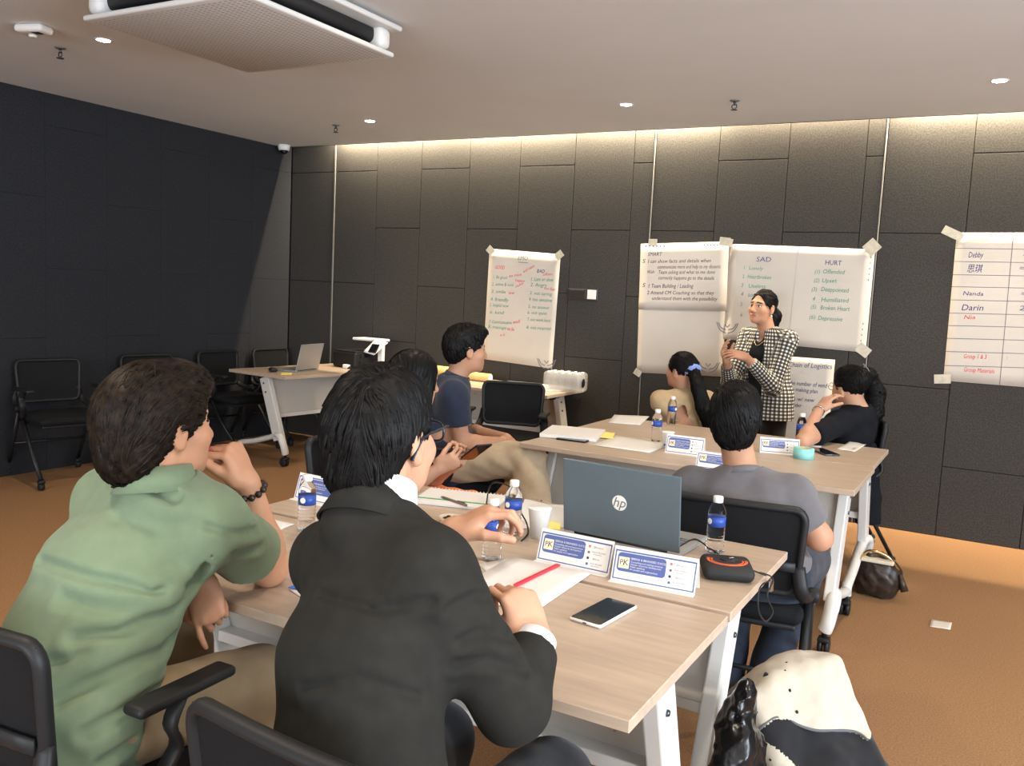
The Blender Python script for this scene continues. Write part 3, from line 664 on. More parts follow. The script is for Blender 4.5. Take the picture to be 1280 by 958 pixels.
# laptops
def laptop(name, hinge, rz, W_, Dp, tilt, label, shell, lid_m, logo=None):
    o = tag(empty(name, (*hinge[:2], ZT), rz), label, 'laptop')
    bm = bmesh.new(); box_bm(bm, (0, Dp/2, .009), (W_, Dp, .016), None, .004, 2); link('base', from_bm(bm, 'base'), shell, o)
    kb = box('keyboard', (0, Dp*.40, .0175), (W_*.88, Dp*.48, .002), M['black_plastic'], o, None, .0005)
    for i in range(12):
        for j in range(4):
            box('key', (-W_*.40+i*W_*.8/11, Dp*.22+j*Dp*.115, .0192), (W_*.055, Dp*.085, .0016), M['ink_grey'], kb)
    box('touchpad', (0, Dp*.82, .0175), (W_*.3, Dp*.26, .001), lid_m, o, None, .0004)
    R_ = Matrix.Translation((0, 0.002, .016)) @ Matrix.Rotation(tilt, 4, 'X')
    bm = bmesh.new(); box_bm(bm, (0, 0, Dp*.48), (W_, .006, Dp*.96), None, .003, 2); me = from_bm(bm, 'lid'); me.transform(R_); ld = link('lid', me, lid_m, o)
    bm = bmesh.new(); box_bm(bm, (0, .0035, Dp*.48), (W_*.94, .001, Dp*.86)); me = from_bm(bm, 'screen'); me.transform(R_); link('screen', me, M['screen'], ld)
    tube('hinge_bar', [(-W_*.4, .004, .014), (W_*.4, .004, .014)], .006, M['black_plastic'], o, 8)
    if logo: logo(o, R_, Dp, W_)
    return o
def round_logo(o, R_, Dp, W_):
    V, F_ = lathe_data([(0.0, .0006), (.024, .0006), (.024, 0)], 36); me = new_mesh('logo_disc', V, F_)
    me.transform(R_ @ Matrix.Translation((0, -.0031, Dp*.50)) @ Matrix.Rotation(math.pi/2, 4, 'X')); d = link('logo_disc', me, M['card_white'], o)
    V, F_ = text_data('hp', .044, .32); cx = (max(v[0] for v in V)+min(v[0] for v in V))/2
    V = [((v[0]-cx)*.98, v[1]-.0125, 0) for v in V]
    me = new_mesh('logo_letters', V, F_); me.transform(R_ @ Matrix.Translation((0, -.0040, Dp*.50)) @ Matrix.Rotation(math.pi/2, 4, 'X')); link('logo_letters', me, M['slate'], d)
A, B = tz(704, 668), tz(849, 699); LW = np.linalg.norm(A-B)
laptop('laptop', (A+B)/2, heading(A, B), LW, .245, math.radians(7), 'open slate grey laptop with round silver logo on its lid', M['silver'], M['slate'], round_logo)
A, B = tz(363, 467), tz(404, 462)
laptop('laptop', (A+B)/2, heading(A, B), .34, .235, math.radians(13), 'open silver laptop on the printer table', M['silver'], M['silver'])
lp = (A+B)/2
o = tag(empty('computer_mouse', tuple(tz(341, 465)), 1.0), 'black computer mouse beside the silver laptop', 'mouse')
bm = bmesh.new(); box_bm(bm, (0, 0, .017), (.058, .10, .032), None, .015, 3); link('shell', from_bm(bm, 'shell', True), M['black_plastic'], o); box('wheel', (0, .028, .032), (.006, .018, .008), M['black_rubber'], o, None, .002)
def flat(name, px4, label, cat, m, th=.0012, z=ZT, wob=.0004, seed=0, group=None):
    pts = [at_z(*q, z) for q in px4]; o = tag(empty(name, tuple(pts[3])), label, cat, group)
    sheet('sheet', [q+np.array((0, 0, th)) for q in pts], m, o, th, 6, 6, wob, seed, True); return o
M['yellow'] = mat('sticky_yellow', (.85, .72, .20), .8)
flat('sticky_note', [(352, 466), (366, 466), (364, 469), (351, 469)], 'yellow sticky note in front of the silver laptop', 'note', M['yellow'])
# printer with document stand
pr = tz(448, 459); o = tag(empty('printer', tuple(pr), -.15), 'low black printer on the table by the wall', 'printer')
bm = bmesh.new(); box_bm(bm, (0, .0, .075), (.30, .36, .14), None, .018, 3); link('body', from_bm(bm, 'body'), M['black_plastic'], o)
box('lid', (0, 0, .150), (.29, .34, .012), M['black_plastic'], o, None, .004); box('paper_tray', (.16, .0, .06), (.03, .26, .02), M['black_plastic'], o, None, .004); box('control_panel', (.146, -.06, .115), (.012, .12, .04), M['screen'], o, None, .003)
st = at_y(468, 450, 6.27); o = tag(empty('document_stand', (st[0], st[1], ZT)), 'white bent document stand holding paper behind the printer', 'stand')
box('foot', (0, 0, .006), (.22, .20, .012), M['white_plastic'], o, None, .003); box('post', (.06, .02, .13), (.05, .04, .25), M['white_plastic'], o, None, .006); box('arm', (-.06, .02, .262), (.30, .16, .022), M['white_plastic'], o, None, .006)
sheet('hanging_paper', [(.06, -.07, .275), (.20, -.07, .255), (.12, -.16, .14), (.0, -.16, .16)], M['paper'], o, .001, 6, 6, .004); box('dark_clip', (.09, -.125, .195), (.08, .02, .09), M['screen'], o, Matrix.Rotation(-.7, 3, 'X'), .004)
o = tag(empty('power_adapter', tuple(tz(433, 461))), 'small white cube adapter on the printer table edge', 'adapter'); box('cube', (0, 0, .02), (.055, .045, .035), M['white_plastic'], o, None, .005); box('plug_base', (.06, .01, .008), (.12, .06, .014), M['black_plastic'], o, None, .003)
c0 = tz(433, 461); tube('cord', [(0.02, .0, .02), (.09, -.01, .012), (.12, -.015, -.03), (.122, -.015, -.3)], .003, M['black_rubber'], o, 6)
# paper rolls and bottle pack on the table by the wall
M['kraft'] = mat('roll_yellow', (.62, .43, .16), .6, var=.06, vscale=20)
for q, (x0, y0, x1, y1, lab) in enumerate(((548, 457, 634, 464, 'long rolled sheet of buff paper lying along the wall table'), (560, 461, 632, 470, 'rolled buff paper lying in front of the longer roll'))):
    a, b = at_z(x0, y0, ZT+.04), at_z(x1, y1, ZT+.04); a = np.array((a[0], 6.33-.10*q, 0)); b = np.array((b[0], 6.31-.10*q, 0)); r = .042-.006*q
    o = tag(empty('paper_roll', (a[0], a[1], ZT), heading(a, b)), lab, 'paper roll', 'rolled papers'); ln = np.linalg.norm(b-a)
    V, F_ = lathe_data([(r*.55, .0), (r, .0), (r, ln), (r*.55, ln), (r*.5, ln-.03)], 24); me = new_mesh('roll', V, F_, True); me.transform(Matrix.Translation((0, 0, r)) @ Matrix.Rotation(math.pi/2, 4, 'Y')); link('roll', me, M['kraft'], o)
    V, F_ = lathe_data([(r*.5, ln-.002), (r*.9, ln+.0015), (r*.5, ln+.0015)], 24); me = new_mesh('roll_end', V, F_); me.transform(Matrix.Translation((0, 0, r)) @ Matrix.Rotation(math.pi/2, 4, 'Y')); link('roll_end', me, M['card_white'], o)
M['film'] = mat('shrink_film', (.86, .84, .80), .18, alpha=.22); M['clear'] = mat('clear_thin', (.55, .55, .53), .12, alpha=.30)
a = tz(688, 481); b = tz(744, 484); bpk = np.array((-2.97, 6.20)); o = tag(empty('bottle_pack', (bpk[0], bpk[1], ZT), 0.05), 'shrink-wrapped pack of clear water bottles on the wall table', 'bottle pack'); o.scale = (.86, .86, .82)
for i in range(5):
    for j in range(3):
        V, F_ = lathe_data([(0, 0), (.030, 0), (.032, .01), (.032, .09), (.030, .10), (.032, .11), (.030, .14), (.014, .165), (.013, .18), (0, .18)], 12, (-.14+i*.068, -.07+j*.068, 0)); link('bottle', new_mesh('bottle', V, F_, True), M['clear'], o)
        V, F_ = lathe_data([(.015, .172), (.015, .186), (0, .188)], 10, (-.14+i*.068, -.07+j*.068, 0)); link('cap', new_mesh('cap', V, F_, True), M['white_plastic'], o)
bm = bmesh.new(); box_bm(bm, (-.004, -.002, .092), (.36, .23, .184), None, .03, 3); link('film', from_bm(bm, 'film', True), M['film'], o)
me = new_mesh('film_opening', *lathe_data([(.022, .0), (.042, .0), (.042, .003), (.022, .003)], 20), True); me.transform(Matrix.Translation((.176, -.02, .09)) @ Matrix.Rotation(math.pi/2, 4, 'Y')); link('film_opening', me, M['bolt'], o)
flat('paper_sheet', [(668, 480), (722, 484), (700, 490), (655, 487)], 'white papers lying in front of the bottle pack', 'paper', M['paper'])
o = tag(empty('folder', tuple(tz(650, 481))), 'thin dark folder on the wall table behind the empty chair', 'folder'); box('cover', (0, .03, .006), (.30, .16, .012), M['black_plastic'], o, Matrix.Rotation(.2, 3, 'Z'), .002); box('pages', (0, .03, .0125), (.28, .14, .002), M['ink_grey'], o, Matrix.Rotation(.2, 3, 'Z'))

# near tables: papers, notebook, phone, speaker puck, cables
flat('paper_sheet', [(640, 697), (739, 718), (666, 768), (560, 742)], 'white sheet of paper under the red strip', 'paper', M['paper'], seed=3)
flat('paper_sheet', [(598, 706), (640, 697), (700, 715), (640, 745)], 'second white sheet partly under the red-strip paper', 'paper', M['paper'], th=.0006, seed=4)
a, b = at_z(644, 733, ZT+.004), at_z(698, 707, ZT+.004); o = tag(empty('red_strip', tuple(a), heading(a, b)), 'flat red plastic spine bar lying across the paper', 'strip'); ln = np.linalg.norm(b-a)
box('bar', (ln/2, 0, .002), (ln, .014, .006), mat('red_plastic', (.78, .035, .06), .4), o, None, .002); box('slot', (ln/2, .0, .0052), (ln*.98, .002, .001), mat('red_dark', (.35, .02, .03), .5), o)
def phone(px4, label, z=ZT, m='white_plastic', cat='phone'):
    P4 = [at_z(*q, z+.008)[:2] for q in px4]; c = sum(P4)/4; ex = (P4[1]-P4[0]+P4[2]-P4[3])/2; ey = (P4[0]-P4[3]+P4[1]-P4[2])/2
    W_, L_ = np.linalg.norm(ex), np.linalg.norm(ey); o = tag(empty('smartphone', (c[0], c[1], z), heading((0, 0), ex)), label, cat)
    if W_ < L_: W_ = min(W_, .085)
    bm = bmesh.new(); box_bm(bm, (0, 0, .0045), (W_, L_, .009), None, .004, 2); link('body', from_bm(bm, 'body', True), M[m], o); poly_plate('screen', rrect(-W_/2+.0025, -L_/2+.0025, W_/2-.0025, L_/2-.0025, .006), M['screen'], (0, 0, .009), (1, 0, 0), (0, 1, 0), o, .0003, .0001)
    box('port', (-.0, -L_/2-.0002, .0045), (.009, .001, .003), M['black_plastic'], o); box('speaker_slit', (0, L_/2-.006, .0094), (.012, .0012, .0003), M['ink_grey'], o); return o
phone([(750, 745), (791, 756), (760, 786), (718, 773)], 'silver-edged phone lying face up in front of the tent cards')
# speaker puck
A = tz(905, 722); o = tag(empty('conference_speaker', (A[0], A[1]+.02, ZT), math.radians(22)), 'black square speaker puck with orange ring at the table edge', 'speaker')
bm = bmesh.new(); box_bm(bm, (0, 0, .022), (.14, .14, .042), None, .020, 4); link('body', from_bm(bm, 'body', True), M['black_rubber'], o)
orange = mat('orange_print', (.70, .11, .035), .5)
for r_, w_ in ((.052, .0042), (.043, .0028)):
    pts = [(r_*math.cos(t), r_*math.sin(t)*.9, .0432) for t in np.linspace(math.radians(160), math.radians(370), 26)]; tube('orange_ring', pts, w_, orange, o, 6, .0006, (0, 0, 1))
lathe('centre_dial', [(0, .0455), (.022, .0455), (.026, .043)], M['black_plastic'], o, 20, (.006, .012, 0)); box('mark', (.014, .022, .0460), (.014, .004, .0006), M['ink_pale'], o, Matrix.Rotation(.5, 3, 'Z')); box('button', (.068, -.02, .024), (.006, .018, .008), M['bolt'], o, None, .002)
sp = o.location
pts = smooth_path([(sp.x+.065, sp.y+.03, ZT+.02), (sp.x+.10, sp.y+.04, ZT+.010), at_z(950, 716, ZT+.006), (-.505, at_z(955, 722, .74)[1]+.02, .735), at_x(959, 745, -.50), at_x(966, 765, -.50), at_x(957, 777, -.50), at_x(948, 762, -.50), at_x(950, 735, -.505), (-.508, 2.44, .735)], 6)
tag(tube('speaker_cable', pts, .0022, M['black_rubber']), 'thin black cable looping down from the speaker puck over table edge', 'cable')
box_ = tag(empty('cable_clip', (-.508, 2.46, .73)), 'small metal cable clip hanging at the table edge', 'clip'); box('clip_body', (0, 0, -.015), (.012, .016, .036), M['chrome'], box_, None, .004)
pts = smooth_path([tz(850, 686)+np.array((.01, 0, .012)), tz(868, 682)+np.array((0, 0, .02)), tz(886, 690)+np.array((0, 0, .012)), tz(897, 700)+np.array((0, 0, .014)), (sp.x-.068, sp.y+.02, ZT+.016)], 6); tag(tube('laptop_cable', pts, .0024, M['black_rubber']), 'black cable running from laptop to speaker puck', 'cable')
pts = smooth_path([tz(606, 650)+np.array((0, 0, .004)), tz(612, 624)+np.array((0, 0, .05)), at_d(632, 606, 2.95), at_d(648, 622, 2.9), tz(650, 650)+np.array((0, 0, .03)), tz(658, 655)+np.array((0, 0, .004)), tz(660, 668)+np.array((0, 0, .004)), tz(652, 678)+np.array((0, 0, .004))], 6); tag(tube('charger_cable', pts, .0026, M['black_rubber']), 'black charger cable arching behind the suited man\'s hand to the cup', 'cable')
# spiral notebook
P4 = [tz(552, 606), tz(622, 613), tz(606, 652), tz(520, 640)]; c = sum(P4)/4; rz = heading(P4[0], P4[1]); o = tag(empty('spiral_notebook', tuple(c), rz), 'open white spiral notebook with green edge strip', 'notebook')
W_, L_ = .30, .21; box('pages', (0, 0, .006), (W_, L_, .012), M['paper'], o, None, .002)
box('green_strip', (0, -L_*.28, .0125), (W_, .010, .002), mat('green_strip', (.03, .33, .13), .5), o)
for i in range(22): 
    x = -W_/2+.01+i*(W_-.02)/21; tube('ring', [(x, L_/2-.004+.008*math.cos(t), .008+.008*math.sin(t)) for t in np.linspace(0, 6.28, 9)[:-1]], .0011, M['white_plastic'], o, 5, closed=True)
a, b = at_z(551, 621, ZT+.016), at_z(583, 632, ZT+.016); o = tag(empty('pen', tuple(a), heading(a, b)), 'brown pen lying on the spiral notebook', 'pen'); ln = np.linalg.norm(b-a)
me = new_mesh('barrel', *lathe_data([(.001, 0), (.0045, .012), (.0050, .02), (.0050, ln)], 10), True); me.transform(Matrix.Rotation(math.pi/2, 4, 'Y')); link('barrel', me, mat('pen_brown', (.16, .10, .07), .4), o); box('pocket_clip', (ln*.8, 0, .006), (.04, .003, .002), M['bolt'], o)
o = tag(empty('round_tin', tuple(tz(563, 652))), 'small open round tin with dark sweets by the notebook', 'tin'); lathe('dish', [(0, .002), (.034, .002), (.036, .0), (.038, .016), (.036, .016), (.034, .004), (0, .004)], mat('tin_pale', (.62, .50, .38), .4), o, 24)
for i in range(5): 
    a_ = i*1.26; link('sweet', new_mesh('sweet', *lathe_data([(0, .004), (.008, .006), (.009, .011), (.005, .015), (0, .016)], 10, (.017*math.cos(a_), .017*math.sin(a_), 0)), True), M['black_plastic'], o)
flat('paper_sheet', [(298, 641), (340, 650), (368, 656), (344, 666)], 'white paper at the table end beside the green-shirted man\'s elbow', 'paper', M['paper'], seed=8)
flat('sticky_note', [(686, 652), (702, 654), (700, 664), (684, 662)], 'yellow sticky note by the corner of the slate laptop', 'note', M['yellow'])
flat('paper_sheet', [(632, 628), (712, 632), (706, 660), (640, 662)], 'white printed sheet under the paper cup', 'paper', M['paper'], th=.0005, seed=9)
a, b = at_z(360, 735, ZT+.006), at_z(384, 733, ZT+.006); o = tag(empty('pen', tuple(a), heading(a, b)), 'blue pen half hidden beside the suited man\'s arm', 'pen')
me = new_mesh('barrel', *lathe_data([(.001, 0), (.004, .012), (.0048, .02), (.0048, .13)], 10), True); me.transform(Matrix.Rotation(math.pi/2, 4, 'Y')); link('barrel', me, mat('pen_blue', (.03, .12, .55), .35), o)
flat('paper_sheet', [(362, 738), (420, 745), (430, 770), (372, 745)], 'white note paper under the blue pen', 'paper', M['paper'], seed=10)

# far tables
flat('paper_sheet', [(768, 519), (812, 521), (800, 532), (760, 529)], 'white paper on the far back corner of the far tables', 'paper', M['paper'], seed=11)
def book(px4, label, th, m='paper', cat='book'):
    P4 = [at_z(*q, ZT+th) for q in px4]; c = sum(P4)/4; ex = (P4[1]-P4[0]+P4[2]-P4[3])/2; ey = (P4[0]-P4[3]+P4[1]-P4[2])/2
    o = tag(empty('notebook', (c[0], c[1], ZT), heading((0, 0), ex)), label, cat); W_, L_ = np.linalg.norm(ex), np.linalg.norm(ey)
    box('cover', (0, 0, th/2), (W_, L_, th), M[m], o, None, .002); box('page_block', (0, -.001, th/2), (W_*.995, L_*1.005, th*.6), M['card_white'], o); return o
b1 = book([(688, 531), (755, 537), (747, 548), (677, 542)], 'thick white notebook near the corner of the far tables', .022)
phone([(706, 543), (742, 547), (734, 553), (698, 548)], 'dark phone under the edge of the thick white notebook', m='black_plastic')
flat('sticky_note', [(750, 541), (769, 543), (766, 550), (747, 548)], 'yellow sticky pad beside the thick white notebook', 'note', M['yellow'], th=.004)
flat('paper_sheet', [(770, 545), (838, 556), (812, 567), (741, 557)], 'white sheet in front of the paper cup on the far tables', 'paper', M['paper'], seed=12)
flat('paper_sheet', [(800, 550), (832, 553), (830, 559), (798, 556)], 'yellow paper under the water bottle on the far tables', 'paper', M['yellow'], th=.0006)
a, b = at_z(838, 562, ZT+.006), at_z(862, 566, ZT+.006); o = tag(empty('marker_pen', tuple(a), heading(a, b)), 'marker pen with orange and blue ends beside the cup', 'pen')
for nm, x0, x1, m_ in (('orange_end', 0, .03, orange), ('barrel', .03, .09, M['card_white']), ('blue_cap', .09, .125, M['card_blue'])):
    me = new_mesh(nm, *lathe_data([(.006, x0), (.0068, x0+.003), (.0068, x1)], 12), True); me.transform(Matrix.Rotation(math.pi/2, 4, 'Y')); link(nm, me, m_, o)
o = tag(empty('tape_roll', tuple(tz(1004, 573))), 'teal roll of tape standing flat on the far tables', 'tape'); lathe('tape', [(.030, 0), (.050, 0), (.050, .052), (.030, .052), (.030, 0)], mat('teal_tape', (.25, .62, .58), .5), o, 32); lathe('core', [(.027, .001), (.030, .001), (.030, .051), (.027, .051), (.027, .001)], M['kraft'], o, 28)
phone([(1022, 561), (1042, 561), (1037, 568), (1018, 567)], 'phone lying beside the teal tape roll', m='bolt')
flat('paper_sheet', [(1006, 551), (1032, 551), (1026, 560), (1004, 558)], 'white sheet between the water bottle and the woman in black', 'paper', M['paper'], seed=13)
flat('tissue', [(1062, 553), (1083, 556), (1068, 566), (1046, 562)], 'crumpled white tissue at the end of the far tables', 'tissue', M['paper'], th=.001, wob=.004, seed=14)

# ------------------------------------------------------------------ things on the floor
flat('floor_card', [(1164, 775), (1190, 779), (1188, 788), (1162, 784)], 'small pale card lying on the open carpet', 'card', mat('pale_card', (.60, .55, .48), .6), z=.001)
o = tag(empty('paper_bag', (-1.90, 2.16, 0)), 'pale blue paper bag under the near tables', 'bag'); pale = mat('pale_blue_paper', (.45, .58, .72), .7)
bm = bmesh.new(); box_bm(bm, (0, 0, .14), (.14, .09, .28), Matrix.Rotation(.3, 3, 'Z'), .004, 1); link('bag_body', from_bm(bm, 'bag_body'), pale, o); tube('handle', [(-.03, -.02, .28), (-.03, -.02, .33), (.03, 0, .33), (.03, 0, .28)], .003, pale, o, 6)
o = tag(empty('power_strip', (-.86, 1.955, .42)), 'black power strip with plugs lying on the cable rail', 'power strip'); box('strip', (0, 0, .015), (.26, .05, .03), M['black_plastic'], o, None, .004)
for i in range(2): box('plug', (-.02+i*.07, 0, .045), (.045, .04, .04), M['black_rubber'], o, None, .006)
tube('cord', smooth_path([(-.13, 0, .02), (-.25, -.01, .03), (-.40, .0, .01), (-.55, .01, .0)], 5), .006, M['black_rubber'], o, 6)
o = tag(empty('cable_coil', (*at_d(1036, 628, 4.2)[:2], .56)), 'coiled black cable hanging under the far table end', 'cable')
for i in range(3): tube('coil', [(.045*math.cos(t)+.004*i, .012*i, .075*math.sin(t)+.01*i) for t in np.linspace(0, 6.28, 25)[:-1]], .005, M['black_rubber'], o, 6, closed=True)
# ------------------------------------------------------------------ implicit surfaces for bodies, clothes and hair
def V3(*a): return np.array(a, float)
def unit(v): v = np.array(v, float); return v/np.linalg.norm(v)
def cap(a, b, ra, rb=None):
    a = np.array(a, float); b = np.array(b, float); rb = ra if rb is None else rb
    ba = b-a; bb = max(1e-9, ba @ ba)
    def fn(X, Y, Z):
        x, y, z = X-a[0], Y-a[1], Z-a[2]
        t = np.clip((x*ba[0]+y*ba[1]+z*ba[2])/bb, 0, 1)
        return np.sqrt((x-t*ba[0])**2+(y-t*ba[1])**2+(z-t*ba[2])**2)-(ra+(rb-ra)*t)
    r = max(ra, rb)
    return fn, np.minimum(a, b)-r, np.maximum(a, b)+r
def ell(c, r, B=None):
    c = np.array(c, float); r = np.array(r, float); B = np.eye(3) if B is None else np.array(B)   # rows = local axes
    def fn(X, Y, Z):
        x, y, z = X-c[0], Y-c[1], Z-c[2]
        u = x*B[0, 0]+y*B[0, 1]+z*B[0, 2]; v = x*B[1, 0]+y*B[1, 1]+z*B[1, 2]; w_ = x*B[2, 0]+y*B[2, 1]+z*B[2, 2]
        k0 = np.sqrt((u/r[0])**2+(v/r[1])**2+(w_/r[2])**2); k1 = np.sqrt((u/r[0]**2)**2+(v/r[1]**2)**2+(w_/r[2]**2)**2)+1e-9
        return k0*(k0-1)/k1
    e = np.sqrt(((B.T*r)**2).sum(1))
    return fn, c-e, c+e
def loft(pts, rx, ry, side):
    """tube with elliptical sections: rx along `side`, ry across"""
    pts = [np.array(p, float) for p in pts]; segs = []
    sides = side if isinstance(side, list) else [side]*len(pts)
    sides = [np.array(s_, float) for s_ in sides]
    for i in range(len(pts)-1):
        a, b = pts[i], pts[i+1]; ax = unit(b-a)
        s0 = unit(sides[i]-ax*(sides[i] @ ax)); s1 = unit(sides[i+1]-ax*(sides[i+1] @ ax)); s = unit(s0+s1)
        segs.append((a, b-a, (b-a) @ (b-a), ax, s, np.cross(ax, s), rx[i], rx[i+1], ry[i], ry[i+1]))
    def fn(X, Y, Z):
        out = None
        for a, ba, bb, ax, s, n, x0, x1, y0, y1 in segs:
            x, y, z = X-a[0], Y-a[1], Z-a[2]
            t = np.clip((x*ba[0]+y*ba[1]+z*ba[2])/bb, 0, 1)
            x = x-t*ba[0]; y = y-t*ba[1]; z = z-t*ba[2]
            u = x*s[0]+y*s[1]+z*s[2]; v = x*n[0]+y*n[1]+z*n[2]; w_ = x*ax[0]+y*ax[1]+z*ax[2]
            ru = x0+(x1-x0)*t; rv = y0+(y1-y0)*t; rw = np.minimum(ru, rv)
            k0 = np.sqrt((u/ru)**2+(v/rv)**2+(w_/rw)**2); k1 = np.sqrt((u/ru**2)**2+(v/rv**2)**2+(w_/rw**2)**2)+1e-9
            d = k0*(k0-1)/k1
            if out is None: out = d
            else:
                h = np.maximum(0.03-np.abs(out-d), 0)/0.03; out = np.minimum(out, d)-h*h*0.0075
        return out
    r = max(max(rx), max(ry)); A = np.array(pts)
    return fn, A.min(0)-r, A.max(0)+r
def rbox(c, hs, r, B):
    c = np.array(c, float); B = np.array(B); hs = np.array(hs, float)
    def fn(X, Y, Z):
        x, y, z = X-c[0], Y-c[1], Z-c[2]; q = [np.abs(x*B[i, 0]+y*B[i, 1]+z*B[i, 2])-hs[i] for i in range(3)]
        return np.sqrt(np.maximum(q[0], 0)**2+np.maximum(q[1], 0)**2+np.maximum(q[2], 0)**2)+np.minimum(np.maximum(q[0], np.maximum(q[1], q[2])), 0)-r
    e = np.sqrt(((B.T*(hs+r))**2).sum(1))*1.3
    return fn, c-e, c+e
def half(h, d, R):
    """the part of a ball of radius R around h lying beyond the plane through h with direction d"""
    h = np.array(h, float); d = unit(d)
    def fn(X, Y, Z):
        x, y, z = X-h[0], Y-h[1], Z-h[2]
        return np.maximum(-(x*d[0]+y*d[1]+z*d[2]), np.sqrt(x*x+y*y+z*z)-R)
    return fn, h-R, h+R
def ev(ops, X, Y, Z):
    F_ = np.full(np.broadcast(X, Y, Z).shape, 1.0)
    for kind, pr, k in ops:
        d = pr[0](X, Y, Z)
        F_ = smn(F_, d, k) if kind == '+' else -smn(-F_, d, k)
    return F_
def smn(a, b, k):
    if k <= 0: return np.minimum(a, b)
    h = np.maximum(k-np.abs(a-b), 0)/k
    return np.minimum(a, b)-h*h*k*0.25
def nets(ops, h, disp=None, clip=None, smooth=1):
    """polygonise a list of (+/-, primitive, blend) with surface nets"""
    lo = np.min([p[1] for s, p, k in ops if s == '+'], axis=0)-3*h-0.012; hi = np.max([p[2] for s, p, k in ops if s == '+'], axis=0)+3*h+0.012
    if clip is not None: lo = np.maximum(lo, clip[0]); hi = np.minimum(hi, clip[1])
    n = np.ceil((hi-lo)/h).astype(int)+1
    ax = [(lo[i]+h*np.arange(n[i])).astype(np.float32) for i in range(3)]
    F_ = np.full(n, 0.5, np.float32)
    for s, p, k in ops:
        mrg = k+2.5*h+0.02
        sl = []
        for i in range(3):
            i0 = int(max(0, math.floor((p[1][i]-mrg-lo[i])/h))); i1 = int(min(n[i], math.ceil((p[2][i]+mrg-lo[i])/h)+1))
            sl.append(slice(i0, max(i0, i1)))
        if any(q.stop <= q.start for q in sl): continue
        sl = tuple(sl)
        d = p[0](ax[0][sl[0]][:, None, None], ax[1][sl[1]][None, :, None], ax[2][sl[2]][None, None, :]).astype(np.float32)
        F_[sl] = smn(F_[sl], d, k) if s == '+' else -smn(-F_[sl], d, k)
    if disp is not None:
        I = np.nonzero(np.abs(F_) < 0.035); pts = np.stack([ax[i][I[i]] for i in range(3)], 1)
        F_[I] += disp(pts).astype(np.float32)
    # pad so that the surface closes at a clip boundary
    for i in range(3):
        a = [slice(None)]*3; a[i] = 0; F_[tuple(a)] = np.maximum(F_[tuple(a)], 0.3*h); a[i] = -1; F_[tuple(a)] = np.maximum(F_[tuple(a)], 0.3*h)
    S = F_ < 0
    c = [n[i]-1 for i in range(3)]
    cnt = np.zeros(c, np.int8)
    for dx in (0, 1):
        for dy in (0, 1):
            for dz in (0, 1): cnt += S[dx:dx+c[0], dy:dy+c[1], dz:dz+c[2]]
    act = (cnt > 0) & (cnt < 8)
    idx = np.full(c, -1, np.int64); I = np.nonzero(act); m = len(I[0]); idx[I] = np.arange(m)
    acc = np.zeros((m, 3)); num = np.zeros(m)
    for axis in range(3):
        o1, o2 = [q for q in range(3) if q != axis]
        for b1 in (0, 1):
            for b2 in (0, 1):
                st = [I[0].copy(), I[1].copy(), I[2].copy()]; st[o1] += b1; st[o2] += b2
                en = [q.copy() for q in st]; en[axis] += 1
                a = F_[tuple(st)]; b = F_[tuple(en)]; cr = (a < 0) != (b < 0)
                t = np.where(cr, a/np.where(cr, a-b, 1), 0)
                p = np.zeros((m, 3)); p[:, axis] = t; p[:, o1] = b1; p[:, o2] = b2
                acc += np.where(cr[:, None], p, 0); num += cr
    P = (np.stack(I, 1)+acc/np.maximum(num, 1)[:, None])*h+lo
    quads = []
    for axis in range(3):
        o1, o2 = (axis+1) % 3, (axis+2) % 3
        a = [slice(0, n[q]-1) for q in range(3)]; b = list(a); b[axis] = slice(1, n[axis])
        s0, s1 = S[tuple(a)], S[tuple(b)]
        for flip, msk in ((False, s0 & ~s1), (True, ~s0 & s1)):
            J = np.stack(np.nonzero(msk), 1); J = J[(J[:, o1] > 0) & (J[:, o2] > 0)]
            q = []
            for (u, v) in ((0, 0), (-1, 0), (-1, -1), (0, -1)):
                K = J.copy(); K[:, o1] += u; K[:, o2] += v; q.append(idx[K[:, 0], K[:, 1], K[:, 2]])
            q = np.stack(q, 1); q = q[(q >= 0).all(1)]
            quads.append(q[:, ::-1] if flip else q)
    Q = np.concatenate(quads)
    for _ in range(smooth):
        s = np.zeros_like(P); w_ = np.zeros(m)
        for e in range(4):
            i, j = Q[:, e], Q[:, (e+1) % 4]
            np.add.at(s, i, P[j]); np.add.at(w_, i, 1); np.add.at(s, j, P[i]); np.add.at(w_, j, 1)
        P = np.where(w_[:, None] > 0, 0.5*P+0.5*s/np.maximum(w_, 1)[:, None], P)
    return P, Q
def np_mesh(name, parts, mats=None, classify=None):
    Vs, Qs, o = [], [], 0
    for P, Q in parts: Vs.append(P); Qs.append(Q+o); o += len(P)
    P = np.concatenate(Vs); Q = np.concatenate(Qs)
    me = bpy.data.meshes.new(name); me.vertices.add(len(P)); me.vertices.foreach_set('co', P.astype(np.float32).ravel())
    me.loops.add(4*len(Q)); me.loops.foreach_set('vertex_index', Q.astype(np.int32).ravel())
    me.polygons.add(len(Q)); me.polygons.foreach_set('loop_start', (4*np.arange(len(Q))).astype(np.int32)); me.polygons.foreach_set('loop_total', np.full(len(Q), 4, np.int32))
    for m_ in (mats or []): me.materials.append(m_)
    if classify is not None: me.polygons.foreach_set('material_index', classify(P[Q].mean(1)).astype(np.int32))
    me.polygons.foreach_set('use_smooth', np.ones(len(Q), bool))
    me.update(calc_edges=True); me.validate()
    return me
